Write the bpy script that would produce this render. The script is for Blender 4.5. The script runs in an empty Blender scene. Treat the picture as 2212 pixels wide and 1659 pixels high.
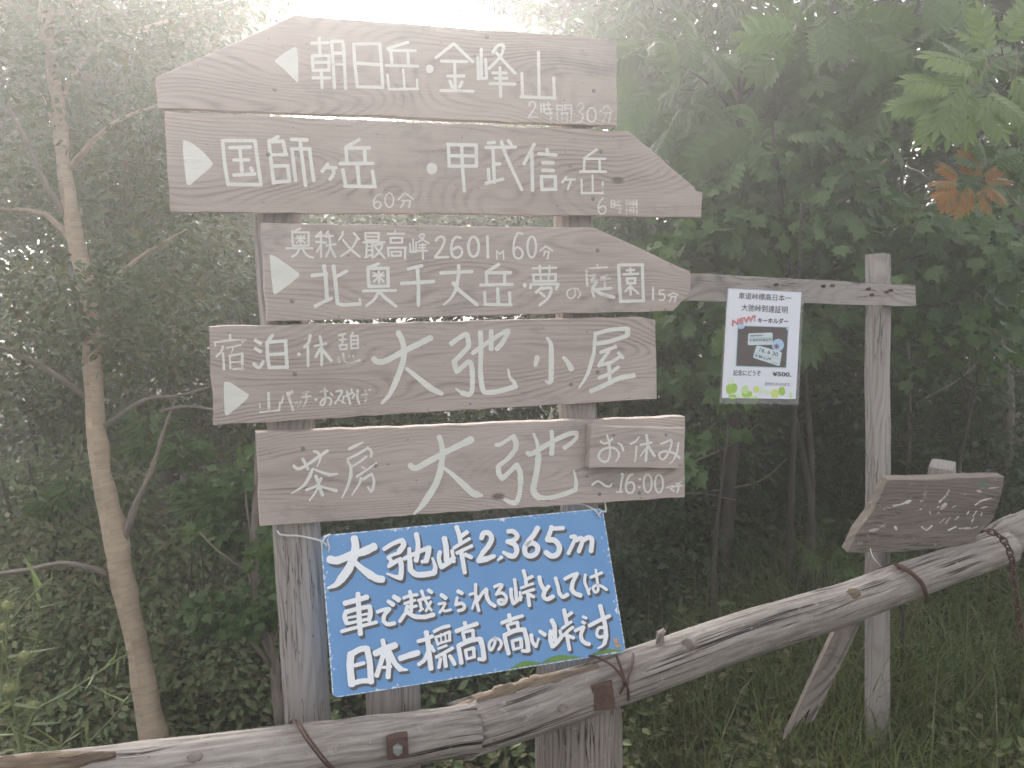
import bpy, math, random
import numpy as np
from mathutils import Vector, Matrix

C = bpy.context.scene.collection
sc = bpy.context.scene
R = math.radians

# ------------------------------------------------------------------ camera, sky, sun, exposure
W, H, HFOV = 2212.0, 1659.0, 58.0
F = (W / 2) / math.tan(R(HFOV / 2))
CAM = np.array([0.0, 0.0, 1.55])
PITCH = R(-6.0)
cd = bpy.data.cameras.new('camera')
cam = bpy.data.objects.new('camera', cd)
C.objects.link(cam)
cam.location = CAM
cam.rotation_euler = (R(90) + PITCH, 0, 0)
cd.sensor_fit = 'HORIZONTAL'
cd.angle = R(HFOV)
cd.clip_start, cd.clip_end = 0.05, 400
sc.camera = cam

SUN_EL, SUN_AZ = 27.0, -13.0        # sun up behind the signs, a little to the left
w = bpy.data.worlds.new('World')
sc.world = w
w.use_nodes = True
wn = w.node_tree.nodes
bg = wn['Background']
sky = wn.new('ShaderNodeTexSky')
sky.sky_type = 'NISHITA'
sky.sun_disc = False
sky.sun_elevation = R(SUN_EL)
sky.sun_rotation = R(SUN_AZ)
sky.air_density, sky.dust_density, sky.ozone_density = 1.0, 6.0, 0.6
hs = wn.new('ShaderNodeHueSaturation')       # overcast: the sky has almost no colour
hs.inputs['Saturation'].default_value = 0.25
w.node_tree.links.new(sky.outputs[0], hs.inputs['Color'])
w.node_tree.links.new(hs.outputs[0], bg.inputs['Color'])
bg.inputs['Strength'].default_value = 0.15
sd = bpy.data.lights.new('sun', 'SUN')
sd.energy, sd.angle, sd.color = 1.5, R(16), (1.0, 0.965, 0.92)
sun = bpy.data.objects.new('sun', sd)
C.objects.link(sun)
el, az = R(SUN_EL), R(SUN_AZ)
dirv = Vector((math.sin(az) * math.cos(el), math.cos(az) * math.cos(el), math.sin(el)))
sun.rotation_euler = dirv.to_track_quat('Z', 'Y').to_euler()
sun.location = (0, 0, 8)
sc.view_settings.view_transform = 'Standard'
sc.view_settings.look = 'None'
sc.view_settings.exposure = 2.05
sc.view_settings.gamma = 1
HAZE = 0.023
sc.cycles.volume_bounces = 2
sc.cycles.max_bounces = 6
sc.cycles.diffuse_bounces = 3
sc.cycles.transmission_bounces = 3
sc.cycles.transparent_max_bounces = 8

# ------------------------------------------------------------------ helpers
cp, sp = math.cos(PITCH), math.sin(PITCH)
RIGHT = np.array([1.0, 0, 0]); FWD = np.array([0, cp, sp]); UP = np.array([0, -sp, cp])

def ray(px, py):
    return RIGHT * ((px - W / 2) / F) + UP * ((H / 2 - py) / F) + FWD

def P(px, py, d):
    return CAM + ray(px, py) * d

def hit(px, py, pl):
    p0, n = pl
    r = ray(px, py)
    return CAM + r * (np.dot(p0 - CAM, n) / np.dot(r, n))

def plane(px, py, d, theta, tilt=0.0):
    """a plane through a point; theta turns its right side away, tilt leans its top towards the viewer"""
    n = np.array([math.sin(theta) * math.cos(tilt), -math.cos(theta) * math.cos(tilt), -math.sin(tilt)])
    return (P(px, py, d), n)

def src(x, y):                       # pixel of the full-size photograph -> layout pixel
    return x / 1.47559, y / 1.47559

def zoomer(x0, y0, s):
    return lambda x, y: src(x0 + x / s, y0 + y / s)

def unit(a): return a / np.maximum(1e-9, np.linalg.norm(a, axis=-1, keepdims=True))
ROOT = {}
def loc_of(o):
    while o is not None:
        if o.name in ROOT: return ROOT[o.name]
        o = o.parent
    return np.zeros(3)

def thing(name, loc, label, cat, group=None, kind=None):
    o = bpy.data.objects.new(name, None)
    C.objects.link(o)
    o.location = tuple(float(x) for x in loc)
    o.empty_display_size = 0.05
    o['label'] = label; o['category'] = cat
    if group: o['group'] = group
    if kind: o['kind'] = kind
    ROOT[o.name] = np.array(loc, float)
    return o

def mk(name, V, faces, mat, parent=None, uv=None, smooth=False, label=None):
    """faces: (n,k) array, a list of such arrays, or a list of tuples; uv per vertex"""
    V = np.asarray(V, float) - loc_of(parent)
    me = bpy.data.meshes.new(name)
    if isinstance(faces, np.ndarray): faces = [faces]
    if len(faces) and isinstance(faces[0], np.ndarray):
        lv = np.concatenate([f.ravel() for f in faces]); lt = np.concatenate([np.full(len(f), f.shape[1]) for f in faces])
    else:
        lv = np.array([i for f in faces for i in f]); lt = np.array([len(f) for f in faces])
    ls = np.concatenate([[0], np.cumsum(lt)[:-1]])
    me.vertices.add(len(V)); me.vertices.foreach_set('co', V.ravel())
    me.loops.add(len(lv)); me.loops.foreach_set('vertex_index', lv.astype(np.int32))
    me.polygons.add(len(lt))
    me.polygons.foreach_set('loop_start', ls.astype(np.int32))
    me.polygons.foreach_set('loop_total', lt.astype(np.int32))
    me.polygons.foreach_set('use_smooth', np.full(len(lt), smooth))
    me.update(calc_edges=True)
    if uv is not None:
        ul = me.uv_layers.new(name='UVMap')
        ul.data.foreach_set('uv', np.asarray(uv, float)[lv].ravel())
    me.validate()
    o = bpy.data.objects.new(name, me)
    C.objects.link(o)
    if mat: me.materials.append(mat)
    if parent is not None: o.parent = parent
    if label: o['label'] = label
    return o

class MB:
    def __init__(s): s.V = []; s.F = []; s.U = []; s.n = 0
    def add(s, V, Fs, U=None):
        V = np.asarray(V, float)
        s.V.append(V); s.U.append(np.zeros((len(V), 2)) if U is None else np.asarray(U, float))
        s.F += [tuple(i + s.n for i in f) for f in Fs]; s.n += len(V)
    def tube(s, pts, rad, seg=10, power=2.0, rot=0.0, jit=0.0, rng=None, ref=(0, 1, 0.01), cap=True, u0=0.0, flat=1.0):
        pts = np.asarray(pts, float); n = len(pts)
        rad = np.broadcast_to(np.asarray(rad, float), (n,))
        if np.linalg.norm(pts[-1] - pts[0]) < 1e-4 and n < 6: return
        T = unit(np.gradient(pts, axis=0))
        ref = np.asarray(ref, float)
        L = np.concatenate([[0], np.cumsum(np.linalg.norm(np.diff(pts, axis=0), axis=1))])
        V = []; U = []
        for i in range(n):
            a = ref - T[i] * np.dot(ref, T[i])
            if np.linalg.norm(a) < 1e-3:
                a = np.array([1.0, 0.13, 0]); a -= T[i] * np.dot(a, T[i])
            a /= np.linalg.norm(a); b = np.cross(T[i], a)
            for k in range(seg + 1):
                th = 2 * math.pi * k / seg + rot
                c, q = math.cos(th - rot), math.sin(th - rot)
                if power != 2.0:
                    m = (abs(c) ** power + abs(q) ** power) ** (-1 / power)
                else: m = 1.0
                kk = k % seg
                if jit and rng is not None: m *= 1 + jit * JN(i, kk, seg)
                c, q = math.cos(th), math.sin(th)
                V.append(pts[i] + rad[i] * m * (a * c + b * q * flat)); U.append((u0 + L[i], (k / seg - 0.5) * 2 * math.pi * rad[i]))
        Fs = []
        for i in range(n - 1):
            for k in range(seg):
                a0 = i * (seg + 1) + k
                Fs.append((a0, a0 + 1, a0 + seg + 2, a0 + seg + 1))
        if cap:
            for i, sgn in ((0, 1), (n - 1, -1)):
                base = i * (seg + 1); ci = len(V)
                V.append(pts[i]); U.append((u0 + L[i] + 7, 0.0))
                for k in range(seg):
                    ax = base + k
                    # own ring for the end grain
                    Fs.append((ci, ax + 1, ax) if sgn > 0 else (ci, ax, ax + 1))
        s.add(V, Fs, U)
    def build(s, name, mat, parent=None, smooth=False, label=None):
        return mk(name, np.concatenate(s.V), s.F, mat, parent, np.concatenate(s.U), smooth, label)
    def build_apart(s, name, mat, parent, label=None):
        """marks that stand well apart on a face become parts of their own (each word or figure)"""
        k = len(s.V); st = np.cumsum([0] + [len(v) for v in s.V])
        lo = np.array([v.min(0) for v in s.V]); hi = np.array([v.max(0) for v in s.V]); size = (hi - lo).max(1)
        gap = np.maximum(0, np.maximum(lo[:, None] - hi[None], lo[None] - hi[:, None]))
        near = np.sqrt((gap ** 2).sum(2)) <= np.maximum(0.019, 0.48 * np.maximum(size[:, None], size[None]))
        grp = np.arange(k)
        for _ in range(k):
            new = np.array([grp[near[i]].min() for i in range(k)])
            if (new == grp).all(): break
            grp = new
        for g_ in np.unique(grp):
            m = MB()
            for i in np.nonzero(grp == g_)[0]:
                m.add(s.V[i], [tuple(q - st[i] for q in f) for f in s.F if st[i] <= f[0] < st[i + 1]], s.U[i])
            o = m.build(name, mat, parent, False, label)
        return o

_jt = np.random.default_rng(5).normal(size=(400, 64))
for _ in range(2): _jt = (_jt + np.roll(_jt, 1, 1) + np.roll(_jt, -1, 1)) / 1.7
def JN(i, k, seg):
    return _jt[i % 400, (k * 64 // seg) % 64]

def smoothpath(pts, step):
    pts = np.asarray(pts, float)
    if len(pts) < 2: return pts
    if len(pts) == 2:
        q = np.array([pts[0], pts[0] * .5 + pts[1] * .5, pts[1]])
    else: q = pts
    e = np.concatenate([[2 * q[0] - q[1]], q, [2 * q[-1] - q[-2]]])
    out = []
    for i in range(1, len(e) - 2):
        p0, p1, p2, p3 = e[i - 1:i + 3]
        n = max(2, int(np.linalg.norm(p2 - p1) / step))
        for t in np.arange(n) / n:
            out.append(0.5 * ((2 * p1) + (-p0 + p2) * t + (2 * p0 - 5 * p1 + 4 * p2 - p3) * t * t + (-p0 + 3 * p1 - 3 * p2 + p3) * t ** 3))
    out.append(q[-1])
    return np.array(out)

# ------------------------------------------------------------------ materials
def newmat(name):
    m = bpy.data.materials.new(name); m.use_nodes = True
    nt = m.node_tree
    return m, nt, nt.nodes['Principled BSDF']

def N(nt, typ, **kw):
    n = nt.nodes.new(typ)
    for k, v in kw.items():
        if k == 'inp':
            for a, b in v.items(): n.inputs[a].default_value = b
        else: setattr(n, k, v)
    return n

def math_(nt, op, a, b=None, c=None):
    n = nt.nodes.new('ShaderNodeMath'); n.operation = op
    for i, v in enumerate((a, b, c)):
        if v is None: continue
        if isinstance(v, (int, float)): n.inputs[i].default_value = v
        else: nt.links.new(v, n.inputs[i])
    return n.outputs[0]

def comb(nt, x, y, z=0.0):
    n = nt.nodes.new('ShaderNodeCombineXYZ')
    for i, v in enumerate((x, y, z)):
        if isinstance(v, (int, float)): n.inputs[i].default_value = v
        else: nt.links.new(v, n.inputs[i])
    return n.outputs[0]

def noise(nt, vec, scale=1.0, detail=3.0, rough=0.55, fac=True):
    n = nt.nodes.new('ShaderNodeTexNoise'); n.inputs['Scale'].default_value = scale
    n.inputs['Detail'].default_value = detail; n.inputs['Roughness'].default_value = rough
    nt.links.new(vec, n.inputs['Vector'])
    return n.outputs['Fac' if fac else 'Color']

def ramp(nt, fac, stops):
    n = nt.nodes.new('ShaderNodeValToRGB')
    cr = n.color_ramp
    while len(cr.elements) < len(stops): cr.elements.new(0.5)
    for e, (p, c) in zip(cr.elements, stops):
        e.position = p; e.color = (*c, 1) if len(c) == 3 else c
    nt.links.new(fac, n.inputs[0])
    return n.outputs[0]

def mixc(nt, fac, a, b, blend='MIX'):
    n = nt.nodes.new('ShaderNodeMix'); n.data_type = 'RGBA'; n.blend_type = blend
    for sock, v in ((n.inputs[0], fac), (n.inputs[6], a), (n.inputs[7], b)):
        if isinstance(v, (int, float)): sock.default_value = v
        elif isinstance(v, tuple): sock.default_value = (*v, 1)
        else: nt.links.new(v, sock)
    return n.outputs[2]

def smooth01(nt, v, lo, hi):
    n = nt.nodes.new('ShaderNodeMapRange'); n.interpolation_type = 'SMOOTHSTEP'
    nt.links.new(v, n.inputs[0])
    n.inputs[1].default_value, n.inputs[2].default_value = lo, hi
    return n.outputs[0]

def wood_nodes(nt, light, mid, dark, ring=0.0075, knots=True, cracks=0.0, contrast=1.0, rings=0.5, fibre=0.55, fscale=260.0, crack=(2.6, 55.0, 0.02)):
    """plain-sawn plank: rings of a log cut lengthwise, fibre, knots; returns colour and height sockets"""
    tc = nt.nodes.new('ShaderNodeUVMap'); tc.uv_map = 'UVMap'
    se = nt.nodes.new('ShaderNodeSeparateXYZ'); nt.links.new(tc.outputs[0], se.inputs[0])
    u, v = se.outputs[0], se.outputs[1]
    big = noise(nt, comb(nt, math_(nt, 'MULTIPLY', u, 0.9), math_(nt, 'MULTIPLY', v, 3.0), 0), 1.0, 2.0)
    warp = noise(nt, comb(nt, math_(nt, 'MULTIPLY', u, 5.0), math_(nt, 'MULTIPLY', v, 16.0), 3.3), 1.0, 2.0)
    dep = math_(nt, 'MAXIMUM', math_(nt, 'MULTIPLY_ADD', big, 0.36, -0.06), 0.035)
    vv = math_(nt, 'MULTIPLY_ADD', warp, 0.011, v)
    r = math_(nt, 'SQRT', math_(nt, 'ADD', math_(nt, 'MULTIPLY', vv, vv), math_(nt, 'MULTIPLY', dep, dep)))
    if knots:
        vo = nt.nodes.new('ShaderNodeTexVoronoi'); vo.inputs['Scale'].default_value = 1.0
        nt.links.new(comb(nt, math_(nt, 'MULTIPLY', u, 3.3), math_(nt, 'MULTIPLY', v, 6.5), 1.7), vo.inputs['Vector'])
        kd = vo.outputs['Distance']
        halo = smooth01(nt, kd, 0.26, 0.0)
        r = math_(nt, 'MULTIPLY_ADD', halo, 0.009, r)
    ph = math_(nt, 'MULTIPLY', r, 2 * math.pi / ring)
    s = math_(nt, 'MULTIPLY_ADD', math_(nt, 'SINE', ph), 0.5, 0.5)
    late = math_(nt, 'POWER', s, 2.2)
    amt = noise(nt, comb(nt, math_(nt, 'MULTIPLY', u, 2.0), math_(nt, 'MULTIPLY', v, 22.0), 9.0), 1.0, 2.0)
    late = math_(nt, 'MULTIPLY', late, smooth01(nt, amt, 0.25, 0.75))
    fib = noise(nt, comb(nt, math_(nt, 'MULTIPLY', u, 9.0), math_(nt, 'MULTIPLY', v, fscale), 0.0), 1.0, 4.0, 0.7)
    st = noise(nt, comb(nt, math_(nt, 'MULTIPLY', u, 2.2), math_(nt, 'MULTIPLY', v, 9.0), 5.0), 1.0, 4.0, 0.6)
    tone = math_(nt, 'MULTIPLY_ADD', late, -rings * contrast, 0.53 + rings / 2)
    tone = math_(nt, 'MULTIPLY_ADD', math_(nt, 'SUBTRACT', fib, 0.5), fibre * contrast, tone)
    tone = math_(nt, 'MULTIPLY_ADD', math_(nt, 'SUBTRACT', st, 0.5), 0.75, tone)
    pl_ = noise(nt, comb(nt, math_(nt, 'MULTIPLY', u, 0.55), math_(nt, 'MULTIPLY', v, 1.5), 12.0), 1.0, 1.0)
    tone = math_(nt, 'MULTIPLY_ADD', math_(nt, 'SUBTRACT', pl_, 0.5), 0.5, tone)
    col = ramp(nt, tone, [(0.0, dark), (0.45, mid), (0.95, light)])
    if knots:
        kc = smooth01(nt, kd, 0.075, 0.03)
        col = mixc(nt, math_(nt, 'MULTIPLY', kc, 0.7), col, tuple(x * 0.55 for x in dark))
    sn = noise(nt, comb(nt, math_(nt, 'MULTIPLY', u, 3.2), math_(nt, 'MULTIPLY', v, 5.5), 21.0), 1.0, 5.0, 0.68)
    col = mixc(nt, math_(nt, 'MULTIPLY', smooth01(nt, sn, 0.54, 0.70), 0.42), col, tuple(x * 1.25 for x in (dark[1], dark[1] * 1.02, dark[1] * 1.0)))
    sp_ = noise(nt, comb(nt, math_(nt, 'MULTIPLY', u, 60.0), math_(nt, 'MULTIPLY', v, 95.0), 31.0), 1.0, 2.0, 0.5)
    col = mixc(nt, math_(nt, 'MULTIPLY', smooth01(nt, sp_, 0.70, 0.75), 0.55), col, tuple(x * 0.6 for x in dark))
    hgt = math_(nt, 'MULTIPLY_ADD', late, 0.6, math_(nt, 'MULTIPLY', fib, 0.5))
    if cracks:
        cn = noise(nt, comb(nt, math_(nt, 'MULTIPLY', u, crack[0]), math_(nt, 'MULTIPLY', v, crack[1]), 2.0), 1.0, 3.0, 0.6)
        cr = smooth01(nt, math_(nt, 'ABSOLUTE', math_(nt, 'SUBTRACT', cn, 0.5)), crack[2], 0.0)
        br = noise(nt, comb(nt, math_(nt, 'MULTIPLY', u, 3.0), math_(nt, 'MULTIPLY', v, 10.0), 8.0), 1.0, 2.0)
        cr = math_(nt, 'MULTIPLY', cr, smooth01(nt, br, 0.46, 0.58))
        col = mixc(nt, math_(nt, 'MULTIPLY', cr, cracks), col, tuple(x * 0.22 for x in dark))
        hgt = math_(nt, 'MULTIPLY_ADD', cr, -1.5, hgt)
    return u, v, col, hgt

def bump(nt, b, h, dist, strength=0.6):
    n = nt.nodes.new('ShaderNodeBump'); n.inputs['Strength'].default_value = strength
    n.inputs['Distance'].default_value = dist
    nt.links.new(h, n.inputs['Height']); nt.links.new(n.outputs[0], b.inputs['Normal'])

def wood_mat(name, light, mid, dark, **kw):
    moss = kw.pop('moss', None)
    m, nt, b = newmat(name)
    u, v, col, h = wood_nodes(nt, light, mid, dark, **kw)
    if moss:
        g = nt.nodes.new('ShaderNodeNewGeometry')
        a = noise(nt, g.outputs['Position'], 9.0, 6.0, 0.7)
        col = mixc(nt, math_(nt, 'MULTIPLY', smooth01(nt, a, 0.56, 0.68), moss[1]), col, moss[0])
        a2 = noise(nt, g.outputs['Position'], 34.0, 5.0, 0.75)
        col = mixc(nt, math_(nt, 'MULTIPLY', smooth01(nt, a2, 0.6, 0.66), 0.6), col, (0.36, 0.35, 0.29))
    nt.links.new(col, b.inputs['Base Color'])
    b.inputs['Roughness'].default_value = 0.82
    b.inputs['Specular IOR Level'].default_value = 0.1
    bump(nt, b, h, 0.0016)
    return m

BL, BM, BD = (0.52, 0.443, 0.40), (0.375, 0.31, 0.275), (0.15, 0.115, 0.096)
M_board = wood_mat('board_wood', BL, BM, BD, ring=0.0066, rings=0.38, fibre=0.8)
M_post = wood_mat('post_wood', (0.37, 0.335, 0.315), (0.245, 0.222, 0.208), (0.10, 0.086, 0.077), ring=0.011, cracks=0.8)
M_log = wood_mat('log_wood', (0.40, 0.365, 0.335), (0.235, 0.206, 0.185), (0.06, 0.049, 0.042), ring=0.03, cracks=1.0, knots=False, contrast=1.5, rings=0.08, fibre=0.9, fscale=95.0, crack=(0.45, 34.0, 0.03),
                 moss=((0.15, 0.13, 0.105), 0.55))
M_torn = wood_mat('torn_wood', (0.30, 0.235, 0.175), (0.155, 0.115, 0.083), (0.06, 0.042, 0.03), ring=0.01, cracks=1.0, knots=False, contrast=1.6, rings=0.1, fibre=0.9, fscale=120.0)
M_plank = wood_mat('plank_wood', (0.25, 0.215, 0.188), (0.165, 0.138, 0.118), (0.065, 0.053, 0.046), ring=0.012, cracks=0.7, rings=0.3, fibre=0.9, fscale=150.0,
                   moss=((0.10, 0.11, 0.07), 0.4))
M_stump = wood_mat('stump_wood', (0.32, 0.28, 0.25), (0.19, 0.162, 0.143), (0.06, 0.05, 0.045), ring=0.014, cracks=1.0, moss=((0.10, 0.085, 0.07), 0.6))

def paint_mat(name, colour, wear):
    """brush paint that has thinned where the grain stands proud; bare wood shows through"""
    m, nt, b = newmat(name)
    u, v, col, h = wood_nodes(nt, BL, BM, BD, ring=0.0066, rings=0.38, fibre=0.8)
    a = noise(nt, comb(nt, math_(nt, 'MULTIPLY', u, 14.0), math_(nt, 'MULTIPLY', v, 170.0), 4.0), 1.0, 4.0, 0.65)
    c = noise(nt, comb(nt, math_(nt, 'MULTIPLY', u, 9.0), math_(nt, 'MULTIPLY', v, 22.0), 6.0), 1.0, 3.0, 0.6)
    t = math_(nt, 'ADD', math_(nt, 'MULTIPLY', a, 0.55), math_(nt, 'MULTIPLY', c, 0.5))
    msk = smooth01(nt, t, wear - 0.1, wear + 0.1)
    tint = mixc(nt, smooth01(nt, c, 0.35, 0.7), colour, tuple(x * 0.9 for x in colour))
    nt.links.new(mixc(nt, msk, col, tint), b.inputs['Base Color'])
    b.inputs['Roughness'].default_value = 0.65
    bump(nt, b, h, 0.001, 0.35)
    return m
CREAM = (0.74, 0.73, 0.665)
M_paint = paint_mat('cream_paint', CREAM, 0.365)
M_paint_worn = paint_mat('worn_cream_paint', CREAM, 0.47)
M_paint_faint = paint_mat('faint_cream_paint', CREAM, 0.53)

def plain(name, colour, rough=0.6, var=0.12, scale=30.0, metal=0.0, bumpd=0.0):
    m, nt, b = newmat(name)
    g = nt.nodes.new('ShaderNodeNewGeometry')
    a = noise(nt, g.outputs['Position'], scale, 4.0, 0.6)
    nt.links.new(mixc(nt, a, tuple(x * (1 - var) for x in colour), tuple(min(1, x * (1 + var)) for x in colour)), b.inputs['Base Color'])
    b.inputs['Roughness'].default_value = rough
    b.inputs['Metallic'].default_value = metal
    if bumpd: bump(nt, b, a, bumpd)
    return m
M_white = plain('white_sign_paint', (0.82, 0.83, 0.84), 0.5, 0.05, 60)
M_shade = plain('grey_drop_shadow_paint', (0.095, 0.085, 0.09), 0.55, 0.1, 60)
M_hill = plain('green_hill_paint', (0.13, 0.24, 0.05), 0.55, 0.45, 14)
M_cat = plain('orange_paint', (0.62, 0.30, 0.11), 0.55, 0.1, 60)
M_wire = plain('white_wire', (0.68, 0.67, 0.65), 0.5, 0.1, 80)
M_rust = plain('rusty_iron', (0.085, 0.047, 0.034), 0.9, 0.75, 90, 0.0, 0.004)
M_rustwire = plain('rusty_wire', (0.085, 0.042, 0.03), 0.8, 0.4, 90)
M_screw = plain('screw_steel', (0.22, 0.215, 0.205), 0.6, 0.2, 200, 0.3)
M_paper = plain('poster_paper', (0.76, 0.77, 0.84), 0.35, 0.03, 9)
M_ink = plain('grey_black_ink', (0.03, 0.027, 0.03), 0.5, 0.1, 60)
M_red = plain('red_ink', (0.66, 0.15, 0.17), 0.5, 0.1, 60)
M_inkshade = plain('pale_grey_ink', (0.42, 0.41, 0.47), 0.5, 0.1, 60)
M_pdark = plain('printed_brown', (0.105, 0.085, 0.085), 0.45, 0.25, 25)
M_pteal = plain('printed_teal', (0.42, 0.62, 0.66), 0.45, 0.1, 40)
M_pcard = plain('printed_pale_card', (0.60, 0.70, 0.74), 0.45, 0.06, 40)
M_pblue = plain('printed_pale_blue', (0.42, 0.58, 0.80), 0.45, 0.3, 260)
M_pstar = plain('printed_brown_star', (0.22, 0.12, 0.13), 0.45, 0.1, 60)
M_pg = [plain('printed_leaf_green', (0.36, 0.56, 0.10), 0.45, 0.1, 40), plain('printed_light_green', (0.52, 0.72, 0.32), 0.45, 0.1, 40),
        plain('printed_yellow_green', (0.66, 0.74, 0.20), 0.45, 0.1, 40), plain('printed_pale_green', (0.66, 0.80, 0.58), 0.45, 0.1, 40)]

def blue_mat():
    m, nt, b = newmat('blue_enamel')
    tc = nt.nodes.new('ShaderNodeUVMap'); tc.uv_map = 'UVMap'
    se = nt.nodes.new('ShaderNodeSeparateXYZ'); nt.links.new(tc.outputs[0], se.inputs[0])
    u, v = se.outputs[0], se.outputs[1]
    # distance to the nearest edge of the panel (the UV runs 0..1 on both axes)
    du = math_(nt, 'MINIMUM', u, math_(nt, 'SUBTRACT', 1.0, u))
    dv = math_(nt, 'MULTIPLY', math_(nt, 'MINIMUM', v, math_(nt, 'SUBTRACT', 1.0, v)), 0.55)
    d = math_(nt, 'MINIMUM', du, dv)
    vec = comb(nt, math_(nt, 'MULTIPLY', u, 1.0), math_(nt, 'MULTIPLY', v, 0.55), 0.0)
    n1 = noise(nt, vec, 60.0, 5.0, 0.7)
    n2 = noise(nt, vec, 9.0, 2.0, 0.5)
    edge = smooth01(nt, math_(nt, 'SUBTRACT', math_(nt, 'MULTIPLY', math_(nt, 'SUBTRACT', n1, 0.52), 0.17), d), 0.0, 0.003)
    edge = math_(nt, 'MULTIPLY', edge, smooth01(nt, n2, 0.47, 0.58))
    rim = smooth01(nt, d, 0.004, 0.002)
    rim = math_(nt, 'MULTIPLY', rim, smooth01(nt, n1, 0.42, 0.55))
    spk = math_(nt, 'MULTIPLY', smooth01(nt, noise(nt, vec, 95.0, 2.0, 0.5), 0.735, 0.76), smooth01(nt, d, 0.22, 0.02))
    chips = math_(nt, 'MAXIMUM', math_(nt, 'MAXIMUM', edge, rim), spk)
    tone = noise(nt, vec, 5.0, 5.0, 0.6)
    blue = mixc(nt, tone, (0.105, 0.26, 0.51), (0.15, 0.325, 0.585))
    nt.links.new(mixc(nt, chips, blue, (0.78, 0.79, 0.80)), b.inputs['Base Color'])
    b.inputs['Roughness'].default_value = 0.42
    bump(nt, b, chips, -0.0006, 0.5)
    return m
M_blue = blue_mat()

def film_mat():
    m, nt, b = newmat('laminate_film')
    nt.nodes.remove(b)
    out = nt.nodes['Material Output']
    t = N(nt, 'ShaderNodeBsdfTransparent'); g = N(nt, 'ShaderNodeBsdfPrincipled')
    g.inputs['Base Color'].default_value = (0.55, 0.55, 0.55, 1); g.inputs['Roughness'].default_value = 0.2
    mx = N(nt, 'ShaderNodeMixShader'); mx.inputs[0].default_value = 0.16
    nt.links.new(t.outputs[0], mx.inputs[1]); nt.links.new(g.outputs[0], mx.inputs[2])
    nt.links.new(mx.outputs[0], out.inputs[0])
    return m
M_film = film_mat()

def leaf_mat(name, cols, trans=0.35, rough=0.45):
    m, nt, b = newmat(name)
    out = nt.nodes['Material Output']
    g = nt.nodes.new('ShaderNodeNewGeometry')
    k = len(cols)
    col = ramp(nt, g.outputs['Random Per Island'], [(i / max(1, k - 1), c) for i, c in enumerate(cols)])
    a = noise(nt, g.outputs['Position'], 2.2, 2.0)
    col = mixc(nt, smooth01(nt, a, 0.3, 0.7), mixc(nt, 1.0, col, (0.72, 0.78, 0.72), 'MULTIPLY'), col)
    nt.links.new(col, b.inputs['Base Color'])
    b.inputs['Roughness'].default_value = rough
    b.inputs['Specular IOR Level'].default_value = 0.35
    tr = N(nt, 'ShaderNodeBsdfTranslucent')
    hs_ = mixc(nt, 1.0, col, (1.2, 1.25, 0.6), 'MULTIPLY')
    nt.links.new(hs_, tr.inputs['Color'])
    mx = N(nt, 'ShaderNodeMixShader'); mx.inputs[0].default_value = trans
    nt.links.new(b.outputs[0], mx.inputs[1]); nt.links.new(tr.outputs[0], mx.inputs[2])
    nt.links.new(mx.outputs[0], out.inputs[0])
    return m
L_olive = leaf_mat('olive_leaves', [(0.075, 0.105, 0.04), (0.10, 0.125, 0.045), (0.07, 0.11, 0.05), (0.125, 0.13, 0.042), (0.085, 0.12, 0.06), (0.15, 0.105, 0.045)], 0.2)
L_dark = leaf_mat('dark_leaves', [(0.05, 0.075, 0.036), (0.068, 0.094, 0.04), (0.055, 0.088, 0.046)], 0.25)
L_mid = leaf_mat('mid_green_leaves', [(0.075, 0.13, 0.042), (0.095, 0.155, 0.046), (0.062, 0.115, 0.04)])
L_under = leaf_mat('undergrowth_leaves', [(0.15, 0.195, 0.085), (0.18, 0.205, 0.09), (0.14, 0.19, 0.095), (0.185, 0.145, 0.08), (0.165, 0.215, 0.10)], 0.08)
L_maple = leaf_mat('maple_leaves', [(0.072, 0.132, 0.046), (0.10, 0.165, 0.05), (0.06, 0.112, 0.042)])
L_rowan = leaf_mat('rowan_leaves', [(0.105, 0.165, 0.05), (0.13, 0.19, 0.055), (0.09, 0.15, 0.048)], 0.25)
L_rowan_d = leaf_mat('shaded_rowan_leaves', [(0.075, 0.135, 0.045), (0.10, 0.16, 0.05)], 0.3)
L_orange = leaf_mat('autumn_leaves', [(0.34, 0.125, 0.02), (0.34, 0.16, 0.03), (0.20, 0.14, 0.04), (0.36, 0.11, 0.018)], 0.2)
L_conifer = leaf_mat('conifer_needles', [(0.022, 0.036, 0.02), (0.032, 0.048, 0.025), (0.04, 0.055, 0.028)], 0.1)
L_grass = leaf_mat('grass_blades', [(0.115, 0.15, 0.05), (0.15, 0.18, 0.065), (0.095, 0.13, 0.05), (0.21, 0.18, 0.09)], 0.3)
L_straw = leaf_mat('dry_grass', [(0.26, 0.21, 0.12), (0.20, 0.17, 0.09)], 0.2)
L_thistle = leaf_mat('thistle_green', [(0.20, 0.235, 0.12), (0.24, 0.27, 0.145)], 0.25)
L_litter = leaf_mat('ground_cover', [(0.12, 0.16, 0.066), (0.15, 0.175, 0.072), (0.16, 0.125, 0.07), (0.13, 0.17, 0.075)], 0.08)
M_bud = plain('thistle_bud', (0.24, 0.24, 0.10), 0.7, 0.25, 150)

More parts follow.
